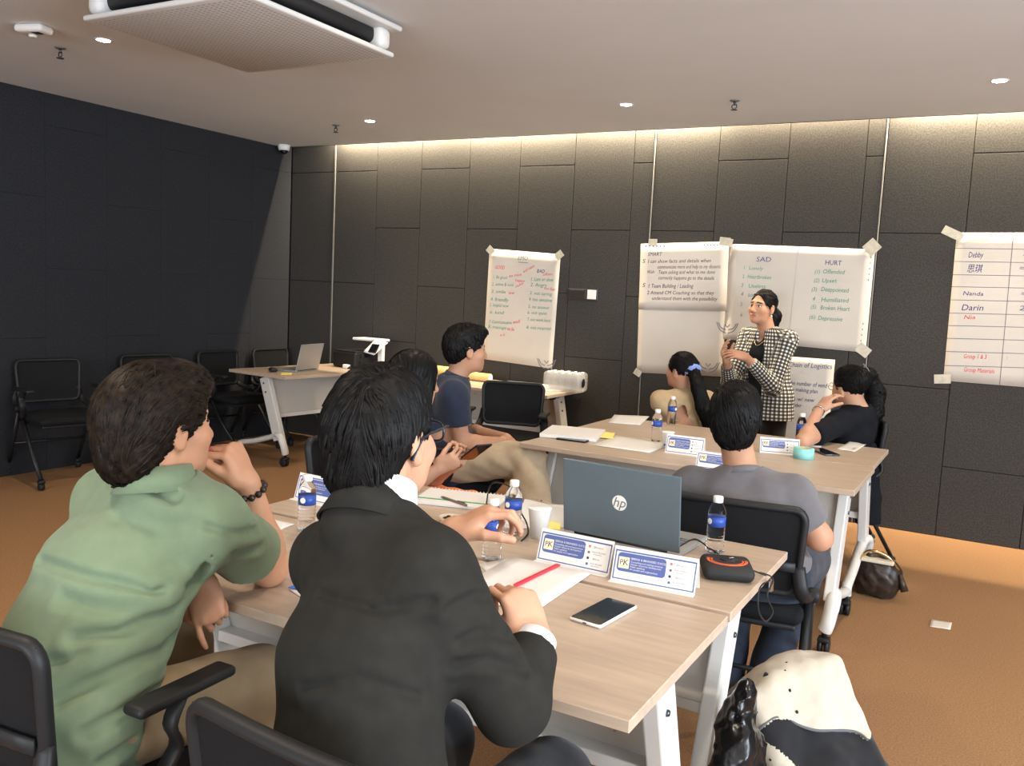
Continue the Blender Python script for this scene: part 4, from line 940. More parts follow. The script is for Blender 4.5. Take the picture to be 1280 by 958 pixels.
def folds(seed, amp, scale, aniso=(1, 1, 1), n=7):
    r = np.random.RandomState(seed); K = r.normal(size=(n, 3))*scale*np.array(aniso); ph = r.rand(n)*6.28
    def fn(p):
        s = np.zeros(len(p))
        for k, q in zip(K, ph): s += np.sin(p @ k+q)
        return amp*s/math.sqrt(n)
    return fn
def crease(lines):
    """each line: (points, half width, depth): a groove with a ridge on one side, like a cloth fold"""
    def fn(p):
        out = np.zeros(len(p))
        for pts, wd, dp in lines:
            best = np.full(len(p), 9.0)
            for a, b in zip(pts[:-1], pts[1:]):
                a = np.array(a); ba = np.array(b)-a; t = np.clip(((p-a) @ ba)/max(1e-9, ba @ ba), 0, 1)
                best = np.minimum(best, np.linalg.norm(p-a-t[:, None]*ba, axis=1))
            out += dp*(np.exp(-(best/wd)**2)-0.75*np.exp(-((best-2.0*wd)/(1.3*wd))**2))
        return out
    return fn
def addf(*fs): return lambda p: sum(f_(p) for f_ in fs)

# ------------------------------------------------------------------ anatomy
def basis(fwd, up=(0, 0, 1)):
    f_ = unit(fwd); u = np.array(up, float); r = unit(np.cross(f_, u)); u = np.cross(r, f_)
    return np.stack([r, f_, u])            # rows: right, forward, up
class Head:
    def __init__(s, c, fwd, up=(0, 0, 1), sc=1.0): s.c = np.array(c, float); s.B = basis(fwd, up); s.sc = sc
    def w(s, x, y, z): return s.c+s.sc*(s.B.T @ np.array([x, y, z], float))
    def loc(s, P): return ((P-s.c) @ s.B.T)/s.sc
    def e(s, c, r): return ell(s.w(*c), np.array(r)*s.sc, s.B)
    def k(s, a, b, ra, rb=None): return cap(s.w(*a), s.w(*b), ra*s.sc, (ra if rb is None else rb)*s.sc)
    def ops(s):
        o = [('+', s.e((0, -.018, .035), (.074, .096, .082)), .0), ('+', s.e((0, .030, -.035), (.061, .064, .080)), .03), ('+', s.e((0, .040, -.080), (.046, .046, .036)), .03),
             ('+', s.e((0, .074, -.101), (.020, .016, .015)), .025), ('+', s.e((0, .074, .022), (.050, .017, .014)), .02)]
        for q in (-1, 1):
            o += [('+', s.e((q*.040, .058, -.030), (.024, .026, .024)), .025), ('-', s.e((q*.031, .102, -.002), (.019, .012, .011)), .012), ('+', s.e((q*.030, .078, -.002), (.0145, .0115, .0105)), .004)]
            o += [('+', s.e((q*.0765, -.012, -.008), (.008, .021, .033)), .008), ('-', s.e((q*.0835, -.004, -.004), (.005, .009, .016)), .004), ('+', s.e((q*.074, -.006, -.036), (.008, .010, .010)), .006)]
            o += [('+', s.e((q*.0115, .098, -.041), (.0085, .010, .0075)), .008)]
        o += [('+', s.k((0, .088, .004), (0, .108, -.036), .0075, .0115), .016), ('+', s.e((0, .086, -.066), (.024, .011, .0065)), .010), ('+', s.e((0, .084, -.077), (.020, .011, .0075)), .008), ('-', s.e((0, .099, -.0712), (.024, .006, .0014)), .004)]
        return o
    def neck(s, base, r=.056): return ('+', cap(s.w(0, -.024, -.05), base, r*s.sc*0.97, r*s.sc*1.06), .035)
HAND = [(.031, (.040, .025, .019), .0088), (.0105, (.044, .028, .020), .0090), (-.0105, (.041, .026, .019), .0085), (-.030, (.032, .020, .017), .0075)]
def hand(wr, fwd, palm, side, curl, sc=1.0, spread=0.06, thumb=(0.75, 0.6, 0.35), tb=0.4):
    """fwd: wrist to knuckles, palm: the way the palm faces, curl: joint angles per finger (degrees)"""
    f_ = unit(fwd); n = np.array(palm, float); n = unit(n-f_*(n @ f_)); t = np.cross(f_, n) if side == 'R' else -np.cross(f_, n)
    wr = np.array(wr, float); o = [('+', ell(wr+sc*(.048*f_), np.array((.040, .050, .0145))*sc, np.stack([t, f_, n])), .0)]
    o.append(('+', ell(wr+sc*(.040*f_+.022*t+.010*n), np.array((.017, .034, .015))*sc, np.stack([unit(t*.9+f_*.4), unit(f_*.9-t*.4), n])), .015))
    o.append(('+', ell(wr+sc*(.038*f_-.022*t+.008*n), np.array((.013, .034, .013))*sc, np.stack([t, f_, n])), .015))
    for i, (lat, ln, r) in enumerate(HAND):
        base = wr+sc*(f_*(.090-.006*abs(i-1.3))+t*lat*.98); a = 0.0; p = base; cs = curl[i]
        o.append(('+', cap(wr+sc*(f_*.03+t*lat*.55), base, r*1.15*sc, r*1.12*sc), .012))
        lt = t*(lat/.03)*spread
        for j in range(3):
            a += math.radians(cs[j]); d = unit(f_*math.cos(a)+n*math.sin(a)+lt*max(0, math.cos(a)))
            q = p+d*ln[j]*sc; o.append(('+', cap(p, q, r*(1-.08*j)*sc, r*(.93-.09*j)*sc), .0035)); p = q
    b = wr+sc*(.022*f_+.026*t+.010*n); d = unit(np.array(thumb)[0]*f_+thumb[1]*t+thumb[2]*n); e = b+d*.046*sc
    d2 = unit(d*(1-tb)+tb*unit(f_*.6-t*.35+n*.75)); g = e+d2*.033*sc; d3 = unit(d2*(1-tb)+tb*unit(f_*.3-t*.6+n*.8)); k_ = g+d3*.025*sc
    o += [('+', cap(b, e, .0145*sc, .0115*sc), .014), ('+', cap(e, g, .0112*sc, .0102*sc), .004), ('+', cap(g, k_, .0102*sc, .0085*sc), .004)]
    return o
def ribbons(head, hair_ops, n, flow, seed, length=0.09, wd=0.0035, off=0.0015, seg=7, region=None, jitter=0.12, parts=None):
    """hair locks lying on the hair surface and following a flow field (head coordinates)"""
    rnd = np.random.RandomState(seed); P, Q = parts
    L = head.loc(P)
    I = np.arange(len(P))
    if region is not None: I = I[region(L)]
    if len(I) == 0: return np.zeros((0, 3)), np.zeros((0, 4), int)
    I = rnd.choice(I, n); p = P[I]+rnd.normal(size=(n, 3))*0.002
    ph = rnd.rand(n)*6.28; ln = length*(0.55+0.9*rnd.rand(n)); wd_ = wd*(0.6+0.8*rnd.rand(n))
    def sdf(q): return ev(hair_ops, q[:, 0], q[:, 1], q[:, 2])
    def grad(q, d0):
        e = 0.002; g = np.stack([sdf(q+np.eye(3)[i]*e)-d0 for i in range(3)], 1); return g/np.maximum(np.linalg.norm(g, axis=1), 1e-6)[:, None]
    lift_ = np.abs(rnd.normal(size=n))*0.0028
    V = []; jit = rnd.normal(size=(n, 3))*jitter
    for s in range(seg+1):
        d0 = sdf(p); g = grad(p, d0); p = p-g*(d0-off-lift_*s/seg)[:, None]
        fl_ = flow(head.loc(p)) @ head.B+jit; fl_ = fl_-g*(fl_*g).sum(1)[:, None]; fl_ /= np.maximum(np.linalg.norm(fl_, axis=1), 1e-6)[:, None]
        sd = np.cross(fl_, g); t = s/seg; wt = wd_*(0.35+1.0*math.sin(math.pi*min(1, 0.12+t*0.86)))
        V.append(np.stack([p-sd*wt[:, None]-g*0.0022, p+g*(0.0018+0.3*wt)[:, None], p+sd*wt[:, None]-g*0.0022], 1))
        p = p+fl_*(ln/seg)[:, None]
    V = np.stack(V, 1)      # n, seg+1, 3, 3
    base = (np.arange(n)*(seg+1)*3)[:, None]
    q = []
    for s in range(seg):
        for k in range(2):
            a = s*3+k; q.append(np.concatenate([base+a, base+a+1, base+a+4, base+a+3], 1))
    return V.reshape(-1, 3), np.concatenate(q)
def arm_ops(sh, el, wr, r=(.052, .043, .046, .028), k=.03):
    sh, el, wr = [np.array(q, float) for q in (sh, el, wr)]
    m_ = el+(wr-el)*0.28
    return [('+', cap(sh, el, r[0], r[1]), k), ('+', cap(el, m_, r[1]*.98, r[2]), .025), ('+', cap(m_, wr, r[2], r[3]), .025)]
def leg_ops(hip, kn, an, r=(.085, .058, .055, .038), k=.03):
    hip, kn, an = [np.array(q, float) for q in (hip, kn, an)]; c = kn+(an-kn)*.3
    return [('+', cap(hip, kn, r[0], r[1]), k), ('+', cap(kn, c, r[1], r[2]), .02), ('+', cap(c, an, r[2], r[3]), .02)]

# ------------------------------------------------------------------ people materials
def skin_mat(name, col):
    m = mat(name, col, 0.52, var=0.07, vscale=14, bump=0.12, bscale=350, spec=0.4)
    b = m.node_tree.nodes['Principled BSDF']; b.inputs['Subsurface Weight'].default_value = 0.12
    b.inputs['Subsurface Radius'].default_value = (0.012, 0.005, 0.003); b.inputs['Subsurface Scale'].default_value = 0.6
    return m
M['skin_a'] = skin_mat('skin_warm', (0.50, 0.255, 0.150)); M['skin_b'] = skin_mat('skin_light', (0.52, 0.28, 0.175)); M['skin_c'] = skin_mat('skin_tan', (0.46, 0.235, 0.14))
M['lip'] = mat('lip', (0.42, 0.13, 0.11), 0.4); M['eye_white'] = mat('eye_white', (0.70, 0.68, 0.66), 0.2); M['iris'] = mat('iris', (0.012, 0.008, 0.006), 0.15)
def hair_mat(name, col, hi):
    m = mat(name, col, 0.45, var=0.5, vscale=60, stretch=(1, 1, 1), bump=0.4, bscale=160, spec=0.12, col2=hi)
    return m
M['hair'] = hair_mat('hair_black', (0.004, 0.004, 0.0042), (0.011, 0.0095, 0.009)); M['hair_brown'] = hair_mat('hair_dark_brown', (0.006, 0.0045, 0.004), (0.026, 0.016, 0.010))
M['hair_stubble'] = mat('short_cropped_hair', (0.10, 0.085, 0.075), 0.8, var=0.3, vscale=200)
def cloth(name, col, var=0.05, bs=600, rough=0.88, sheen=0.15, bump=0.35): return mat(name, col, rough, var=var, vscale=30, bump=bump, bscale=bs, spec=0.2, sheen=sheen)
M['polo'] = cloth('polo_green', (0.170, 0.228, 0.138)); M['suit'] = cloth('suit_charcoal', (0.019, 0.018, 0.0155), 0.12, 900, .9, 0.0); M['shirt_white'] = cloth('shirt_white', (0.74, 0.74, 0.76))
M['khaki'] = cloth('khaki_cotton', (0.46, 0.36, 0.24)); M['khaki_dark'] = cloth('khaki_dark', (0.32, 0.23, 0.13)); M['navy'] = cloth('navy_shirt', (0.019, 0.026, 0.045), 0.10)
M['grey_tee'] = cloth('grey_jersey', (0.135, 0.125, 0.13)); M['tan'] = cloth('tan_cotton', (0.44, 0.31, 0.17)); M['black_cloth'] = cloth('black_cloth', (0.007, 0.008, 0.011), 0.1, 600, .9, 0.0); M['black_trouser'] = cloth('black_trouser', (0.012, 0.012, 0.014))
M['jeans'] = cloth('dark_jeans', (0.022, 0.027, 0.042), 0.2); M['orange'] = cloth('orange_cloth', (0.78, 0.20, 0.04)); M['scrunchie'] = cloth('blue_scrunchie', (0.22, 0.30, 0.62))
M['shoe'] = mat('black_shoe', (0.012, 0.012, 0.014), 0.22); M['gold'] = mat('gold', (0.75, 0.55, 0.28), 0.25, metal=1.0); M['lens'] = mat('spectacle_lens', (0.95, 0.97, 1.0), 0.03, trans=1.0, ior=1.05)
def check_mat():
    m = bpy.data.materials.new('black_white_check'); m.use_nodes = True; nt = m.node_tree; b = nt.nodes['Principled BSDF']; b.inputs['Roughness'].default_value = 0.85
    uv = nt.nodes.new('ShaderNodeUVMap'); uv.uv_map = 'weave'
    mp = nt.nodes.new('ShaderNodeMapping'); mp.inputs['Scale'].default_value = (1/0.024, 1/0.024, 1); nt.links.new(uv.outputs[0], mp.inputs[0])
    sp = nt.nodes.new('ShaderNodeSeparateXYZ'); nt.links.new(mp.outputs[0], sp.inputs[0])
    def math_(op, a, b_): 
        n = nt.nodes.new('ShaderNodeMath'); n.operation = op
        for i, q in enumerate((a, b_)):
            if isinstance(q, float): n.inputs[i].default_value = q
            else: nt.links.new(q, n.inputs[i])
        return n.outputs[0]
    fx = math_('LESS_THAN', math_('FRACT', sp.outputs['X'], 0.0), 0.56); fy = math_('LESS_THAN', math_('FRACT', sp.outputs['Y'], 0.0), 0.56)
    both = math_('MULTIPLY', math_('ADD', fx, fy), 0.5)
    r = nt.nodes.new('ShaderNodeValToRGB'); r.color_ramp.interpolation = 'CONSTANT'
    r.color_ramp.elements[0].color = (0.72, 0.68, 0.58, 1); r.color_ramp.elements[1].position = 0.25; r.color_ramp.elements[1].color = (0.10, 0.095, 0.09, 1)
    e = r.color_ramp.elements.new(0.75); e.color = (0.012, 0.012, 0.013, 1)
    nt.links.new(both, r.inputs[0]); nt.links.new(r.outputs[0], b.inputs['Base Color'])
    return m
M['check'] = check_mat()
# ------------------------------------------------------------------ people
D = at_d
def ang(deg, z=0.0): return unit((math.cos(math.radians(deg)), math.sin(math.radians(deg)), z))
def face_classes(head):
    def cl(C):
        L = head.loc(C); x, y_, z_ = np.abs(L[:, 0]), L[:, 1], L[:, 2]; idx = np.zeros(len(C), int)
        lip = (y_ > .080) & ((x/.023)**2+((z_+.0715)/.0105)**2 < 1); idx[lip] = 1
        lash = (y_ > .075) & (((x-.030)/.0155)**2+((z_-.0005)/.0075)**2 < 1) & (z_ > -.002); idx[lash] = 4
        eye = (y_ > .078) & (((x-.030)/.0125)**2+((z_+.002)/.0045)**2 < 1); idx[eye] = 2
        ir = (y_ > .078) & (((x-.030)/.0062)**2+((z_+.002)/.0056)**2 < 1); idx[ir] = 3
        br = (y_ > .068) & (x > .012) & (x < .048) & (np.abs(z_-.0235+.12*(x-.03)) < .0042); idx[br] = 4
        return idx
    return cl
def make_person(label, base, head, skin, body_ops, hands=(), hb=0.008, hh=0.0045, neck_base=None, group=None):
    p = tag(empty('person', base), label, 'person', group)
    ops = list(body_ops)
    if neck_base is not None: ops.append(head.neck(neck_base))
    parts = [nets(ops, hb)]
    hops = head.ops()+([head.neck(neck_base)] if neck_base is not None else [])
    parts.append(nets(hops, hh))
    for h_, arm in hands: parts.append(nets(h_+[arm], 0.0032))
    me = np_mesh('body', parts, [M[skin], M['lip'], M['eye_white'], M['iris'], M['hair']], face_classes(head))
    link('body', me, None, p, True)
    return p
def garment(p, name, ops, h, m, disp=None, smooth=1, classify=None, mats=None):
    P, Q = nets(ops, h, disp, None, smooth)
    return link(name, np_mesh(name, [(P, Q)], mats or [M[m]], classify), None, p, True)
def hair(p, head, ops, m='hair', h=0.005, nrib=0, flow=None, seed=1, disp=None, name='hair', **kw):
    P, Q = nets(ops, h, disp)
    parts = [(P, Q)]
    if nrib: parts.append(ribbons(head, ops, nrib, flow, seed, parts=(P, Q), **kw))
    return link(name, np_mesh(name, parts, [M[m]]), None, p, True)
def ring_band(p, name, c, axis, side, r1, r2, h1, h2, m, a0=0, a1=360, n=40, th=0.004, lift=None):
    """collar / cuff: conical band around an axis; (r, ry) radii at heights h1 (bottom) and h2 (top)"""
    c = np.array(c, float); ax = unit(axis); s = np.array(side, float); s = unit(s-ax*(s @ ax)); t = np.cross(ax, s)
    V, F_ = [], []; full = abs(a1-a0) >= 359
    N = n if full else n+1
    for i in range(N):
        a = math.radians(a0+(a1-a0)*i/n); d = lift(math.degrees(a)) if lift else 0
        for (r, hh) in ((r1, h1), ((r2[0], r2[1]), h2), ((r2[0]-th, r2[1]-th), h2), ((r1[0]-th, r1[1]-th), h1)):
            V.append(c+s*(r[0]*math.cos(a))+t*(r[1]*math.sin(a))+ax*(hh+d))
    for i in range(N if full else N-1):
        j = (i+1) % N
        for k in range(4): l = (k+1) % 4; F_.append((i*4+k, j*4+k, j*4+l, i*4+l))
    if not full: F_ += [(0, 1, 2, 3), (N*4-1, N*4-2, N*4-3, N*4-4)]
    me = new_mesh(name, V, F_, True); me.materials.append(M[m]); return link(name, me, None, p, True)
def shoe(p, heel, toe, m='shoe'):
    heel = np.array(heel, float); toe = np.array(toe, float); d = unit(toe-heel); s = np.cross(d, (0, 0, 1)); z_ = np.array((0, 0, 1.0))
    o = [('+', ell(heel+d*.06+z_*.045, (.038, .075, .05), np.stack([s, d, z_])), 0), ('+', ell(heel+d*.17+z_*.035, (.046, .095, .038), np.stack([s, d, z_])), .04), ('-', half(heel+d*.1-z_*0.0, -z_, .3), 0)]
    return garment(p, 'shoe', o, 0.006, m)
FIST = [(70, 95, 60)]*4; LOOSE = [(25, 35, 20), (30, 40, 22), (34, 42, 24), (38, 45, 25)]

# ---- man in the green polo shirt
def green_man():
    H = Head(D(204, 531, 1.97), ang(83, 0.05), (-0.05, -0.10, 1), 1.05)
    nb = D(196, 612, 1.94); Rs, Ls = D(262, 655, 1.93), D(138, 628, 2.10); Re = V3(-1.545, 1.575, .788); Rw = D(309, 603, 2.09)
    hip = V3(-1.65, 1.06, .58); Le, Lw = V3(-1.78, 1.36, .78), D(252, 728, 2.0)
    Rh, Lh = hip+V3(.10, .0, -.02), hip+V3(-.10, .0, -.02); Rk, Lk = V3(-1.50, 1.50, .53), V3(-1.80, 1.52, .53); Ra, La = V3(-1.48, 1.55, .10), V3(-1.84, 1.6, .10)
    sd = unit(Rs-Ls); mid = (Rs+Ls)/2; w1 = hip+(mid-hip)*.33+V3(0, -.02, 0); w2 = hip+(mid-hip)*.70+V3(0, -.025, 0)
    spine = [hip+V3(0, .035, -.05), hip+V3(0, .035, .05), w1+V3(0, .015, 0), w2, mid+V3(0, 0, -.01)]
    body = [('+', loft(spine, [.13, .14, .15, .16, .13], [.075, .085, .10, .105, .07], sd), 0)]
    body += arm_ops(Rs, Re, Rw, (.054, .046, .047, .030))+arm_ops(Ls, Le, Lw)+leg_ops(Rh+V3(-.02, .08, .0), Rk, Ra, (.065, .055, .055, .038))+leg_ops(Lh+V3(.02, .08, .0), Lk, La, (.065, .055, .055, .038))
    f_ = unit(D(287, 556, 2.06)-Rw); hR = hand(Rw, f_, (-.85, -.35, .1), 'R', [(72, 95, 50), (76, 95, 55), (80, 95, 60), (84, 95, 60)], 1.05, 0.03, (.85, .25, .5), .35)
    hL = hand(Lw, unit(D(268, 800, 2.0)-Lw), (-.55, .75, -.1), 'L', [(12, 20, 12), (50, 60, 40), (60, 70, 40), (65, 70, 40)], .98, .02)
    p = make_person('man in green polo shirt leaning on table with fist at his mouth', (*hip[:2], 0), H, 'skin_a', body, [(hR, ('+', cap(Re+(Rw-Re)*.7, Rw, .035, .030), .02)), (hL, ('+', cap(Le+(Lw-Le)*.7, Lw, .033, .030), .02))], .007, .0042, nb)
    # polo: torso and sleeves
    spine2 = [hip+V3(0, .03, -.13), hip+V3(0, .03, .03), w1+V3(0, .012, 0), w2, mid+V3(0, -.01, .0)]
    sl = Rs+(Re-Rs)*.66; sll = Ls+(Le-Ls)*.66
    o = [('+', loft(spine2, [.205, .205, .195, .195, .150], [.125, .128, .132, .128, .085], sd), 0), ('+', cap(nb+V3(0, .015, -.02), mid, .080, .09), .06),
         ('+', cap(mid+(Rs-mid)*.6, Rs, .085, .076), .07), ('+', cap(mid+(Ls-mid)*.6, Ls, .085, .076), .07), ('+', cap(Rs, sl+(Re-Rs)*.1, .075, .080), .05), ('+', cap(Ls, sll+(Le-Ls)*.1, .073, .076), .05),
         ('-', half(sl, Re-Rs, .13), .004), ('-', half(sll, Le-Ls, .13), .004), ('-', cap(nb+V3(0, .01, .035), H.w(0, 0, 0), .070, .06), .01)]
    cr = []
    for pts, wd, dp in (([(95, 800), (150, 790), (215, 762), (262, 690)], .014, .011), ([(70, 880), (120, 850), (200, 815), (255, 735)], .014, .011), ([(52, 702), (110, 722), (190, 740), (240, 728), (268, 690)], .011, .009), ([(110, 915), (170, 880), (215, 840), (246, 780)], .014, .012),
                        ([(140, 590), (180, 606), (222, 626)], .012, .010), ([(262, 660), (290, 668), (318, 664)], .010, .008), ([(268, 690), (300, 690), (325, 684)], .010, .008), ([(80, 750), (140, 765), (200, 750)], .014, .006), ([(130, 950), (180, 915), (225, 880), (240, 850)], .012, .010), ([(150, 650), (200, 660), (250, 655)], .018, .005), ([(60, 830), (110, 815)], .012, .008), ([(180, 958), (215, 920)], .010, .009)):
        cr.append(([at_d(x, y_, 1.72+0.0*x) for x, y_ in pts], wd, dp))
    # the grooves are laid on the cloth where it faces the room's near side
    F_ = lambda q: ev(o[:6], q[:, 0], q[:, 1], q[:, 2])
    snapped = []
    for pts, wd, dp in cr:
        dense = []
        for a, b in zip(pts[:-1], pts[1:]): dense += [a+(b-a)*t for t in np.linspace(0, 1, 5)[:-1]]
        dense.append(pts[-1]); out = []
        for q in dense:
            r_ = unit(q-CAM); ts = np.linspace(1.2, 2.4, 240); pp = CAM+r_*ts[:, None]; hit = np.nonzero(F_(pp) < 0)[0]
            if len(hit): out.append(pp[hit[0]])
        if len(out) > 1: snapped.append((out, wd, dp))
    garment(p, 'polo_shirt', o, .0062, 'polo', addf(crease(snapped), folds(3, .0016, 26, (1, 1, .5))))
    # collar folded down around the neck
    ax = unit(H.c-nb); ring_band(p, 'collar', nb+ax*.012, ax, sd, (.098, .092), (.070, .066), -.018, .040, 'polo', 0, 360, 44, .005, lambda a: .012*math.sin(math.radians(a)))
    tr = leg_ops(Rh+V3(0, .05, 0), Rk, Ra, (.100, .085, .085, .075))+leg_ops(Lh+V3(0, .05, 0), Lk, La, (.100, .085, .085, .075))+[('+', ell(hip+V3(0, .03, -.03), (.18, .11, .09)), .05)]
    garment(p, 'trousers', tr, .011, 'khaki_dark', folds(5, .003, 30))
    shoe(p, Ra+V3(0, -.08, -.10), Ra+V3(.02, .18, -.10)); shoe(p, La+V3(0, -.08, -.10), La+V3(-.02, .18, -.10))
    # thick swept hair
    ho = [('+', H.e((0, -.024, .040), (.092, .112, .096)), 0), ('+', H.e((0, -.075, -.005), (.078, .062, .085)), .04), ('+', H.e((0, -.092, -.060), (.062, .040, .050)), .04), ('+', H.e((0, .045, .085), (.070, .060, .042)), .03),
          ('-', H.e((0, .150, -.035), (.120, .085, .120)), .008), ('-', H.e((.105, .040, -.075), (.050, .056, .068)), .012), ('-', H.e((-.105, .040, -.075), (.050, .056, .068)), .012), ('-', H.e((.095, -.010, -.020), (.022, .026, .042)), .006), ('-', H.e((-.095, -.010, -.020), (.022, .026, .042)), .006), ('-', H.e((0, .02, -.14), (.1, .09, .075)), .01)]
    fl_ = lambda L: np.stack([np.sign(L[:, 0])*.35+0*L[:, 1], -1.0-0*L[:, 0], -.25-np.clip(-L[:, 1]*9, -.6, 1.4)], 1)
    hair(p, H, ho, 'hair_brown', .0048, 2200, fl_, 4, addf(folds(8, .0030, 60), folds(9, .0030, 28)), length=.085, wd=.0030, jitter=.28)
    # bead bracelet
    ax = unit(Rw-Re); c = Rw-ax*.022; s = unit(np.cross(ax, (0, 0, 1))); t = np.cross(ax, s); Vs = []
    for i in range(13):
        a = 2*math.pi*i/13; q = c+s*.036*math.cos(a)+t*.036*math.sin(a)+V3(0, 0, .003*math.sin(a*2))
        Vs.append((lambda VF: ([np.array(v)+q for v in VF[0]], VF[1]))(lathe_data([(0.0, -.009), (.006, -.0065), (.009, 0), (.006, .0065), (0.0, .009)], 8)))
    link('bead_bracelet', new_mesh('bead_bracelet', *merge_data(Vs), True), mat('dark_bead', (.03, .018, .015), .2), p, True)
green_man()

# ---- man in the dark suit with glasses
def suit_man():
    H = Head(D(482, 546, 1.64), ang(92, 0.02), (-.04, -.08, 1), 1.03)
    nb = D(462, 655, 1.57); Rs, Ls = D(535, 718, 1.47), D(415, 702, 1.74); Re = D(640, 884, 1.48); Rw = D(669, 800, 1.60)
    hip = V3(-.83, 1.07, .57); Le = V3(-1.12, 1.50, .87); Lw = D(566, 664, 1.86)
    Rh, Lh = hip+V3(.10, 0, -.02), hip+V3(-.10, 0, -.02); Rk, Lk = V3(-.70, 1.50, .54), V3(-.98, 1.50, .54); Ra, La = V3(-.68, 1.42, .10), V3(-1.0, 1.45, .10)
    sd = unit(Rs-Ls); mid = (Rs+Ls)/2; w1 = hip+(mid-hip)*.35+V3(0, -.03, 0); w2 = hip+(mid-hip)*.70+V3(0, -.03, 0)
    spine = [hip+V3(0, .02, -.04), hip+V3(0, .02, .05), w1, w2, mid+V3(0, 0, -.01)]
    body = [('+', loft(spine, [.15, .15, .135, .145, .12], [.10, .10, .09, .095, .07], sd), 0)]+arm_ops(Rs, Re, Rw, (.05, .043, .045, .030))+arm_ops(Ls, Le, Lw, (.05, .043, .045, .030))+leg_ops(Rh, Rk, Ra)+leg_ops(Lh, Lk, La)
    hR = hand(Rw, unit(D(645, 740, 1.64)-Rw), (-.75, .35, -.1), 'R', [(40, 60, 30), (50, 65, 35), (55, 70, 40), (60, 70, 40)], 1.02, .05, (.8, .35, .5), .35)
    hL = hand(Lw, unit(D(622, 634, 1.86)-Lw), (.35, .25, -.9), 'L', [(25, 45, 25), (32, 52, 30), (40, 55, 32), (48, 58, 34)], 1.02, .10, (.8, .5, .35), .3)
    p = make_person('man in dark suit and glasses gesturing with both hands', (*hip[:2], 0), H, 'skin_b', body, [(hR, ('+', cap(Re+(Rw-Re)*.7, Rw, .034, .030), .02)), (hL, ('+', cap(Le+(Lw-Le)*.6, Lw, .036, .030), .02))], .007, .0042, nb)
    spine2 = [hip+V3(0, .02, -.09), hip+V3(0, .02, .05), w1, w2, mid+V3(0, -.005, .005)]
    cR = Re+(Rw-Re)*.86; cL = Le+(Lw-Le)*.72
    o = [('+', loft(spine2, [.190, .19, .175, .185, .150], [.122, .122, .122, .125, .085], sd), 0), ('+', cap(nb+V3(0, -.005, -.005), mid, .083, .095), .06), ('+', cap(mid+(Rs-mid)*.6, Rs, .086, .074), .06), ('+', cap(mid+(Ls-mid)*.6, Ls, .086, .074), .06)]
    for a, b, c, cc in ((Rs, Re, Rw, cR), (Ls, Le, Lw, cL)):
        o += [('+', cap(a, b, .070, .056), .05), ('+', cap(b, cc+(c-b)*.1, .058, .046), .03)]
    o += [('-', half(cR, Rw-Re, .07), .003), ('-', half(cL, Lw-Le, .07), .003), ('-', cap(nb+(H.c-nb)*.62, H.w(0, 0.02, 0), .060, .06), .008)]
    el_ = []
    for pts in ([(575, 800), (600, 790), (640, 800)], [(570, 830), (610, 825), (655, 840)], [(560, 760), (590, 745), (625, 750)], [(400, 745), (470, 765), (540, 750)], [(380, 860), (450, 850), (520, 870)]):
        el_.append(pts)
    F_ = lambda q: ev(o, q[:, 0], q[:, 1], q[:, 2]); sn = []
    for pts in el_:
        out = []
        for i in range(len(pts)-1):
            for t in np.linspace(0, 1, 5):
                x = pts[i][0]+(pts[i+1][0]-pts[i][0])*t; y_ = pts[i][1]+(pts[i+1][1]-pts[i][1])*t; r_ = unit(ray(x, y_)); ts = np.linspace(1.0, 2.2, 240); pp = CAM+r_*ts[:, None]; hit = np.nonzero(F_(pp) < 0)[0]
                if len(hit): out.append(pp[hit[0]])
        if len(out) > 1: sn.append((out, .009, .006))
    garment(p, 'suit_jacket', o, .0062, 'suit', addf(crease(sn), folds(13, .0016, 24)))
    ax = unit(H.c-nb)
    ring_band(p, 'jacket_collar', nb+ax*.006, ax, sd, (.098, .094), (.069, .066), -.012, .052, 'suit', 0, 360, 44, .006, lambda a: -.008*math.sin(math.radians(a)))
    ring_band(p, 'shirt_collar', nb+ax*.016+V3(.006, .006, 0), ax, sd, (.077, .075), (.066, .066), -.010, .052, 'shirt_white', 0, 360, 44, .004, lambda a: .010*math.cos(math.radians(a)))
    for b, c, cc in ((Re, Rw, cR), (Le, Lw, cL)):
        ax2 = unit(c-b); ring_band(p, 'shirt_cuff', cc, ax2, (0, 0, 1), (.038, .038), (.040, .040), -.01, .022, 'shirt_white', 0, 360, 28, .004)
    tr = leg_ops(Rh, Rk, Ra, (.10, .08, .08, .07))+leg_ops(Lh, Lk, La, (.10, .08, .08, .07))+[('+', ell(hip+V3(0, .02, -.02), (.17, .12, .10)), .05)]
    garment(p, 'trousers', tr, .012, 'black_trouser', folds(6, .003, 30))
    shoe(p, Ra+V3(0, -.08, -.10), Ra+V3(.02, .18, -.10)); shoe(p, La+V3(0, -.08, -.10), La+V3(-.02, .18, -.10))
    ho = [('+', H.e((0, -.020, .038), (.080, .102, .088)), 0), ('+', H.e((0, -.070, .0), (.070, .054, .073)), .04), ('+', H.e((0, -.010, .085), (.060, .074, .036)), .03), ('+', H.e((0, -.085, -.062), (.054, .036, .036)), .04),
          ('-', H.e((0, .150, -.045), (.120, .080, .120)), .006), ('-', H.e((.105, .050, -.080), (.046, .060, .068)), .012), ('-', H.e((-.105, .050, -.080), (.046, .060, .068)), .012), ('-', H.e((.096, -.008, -.022), (.020, .026, .042)), .006), ('-', H.e((-.096, -.008, -.022), (.020, .026, .042)), .006), ('-', H.e((0, .02, -.15), (.1, .085, .075)), .01)]
    fl_ = lambda L: np.stack([-.5+1.2*(L[:, 0] > .035), .1-L[:, 1]*3-.6*(L[:, 2] < .06), -.55-1.5*(np.abs(L[:, 0]) > .055)-1.5*(L[:, 1] < -.09)+.4*(L[:, 1] > .05)], 1)
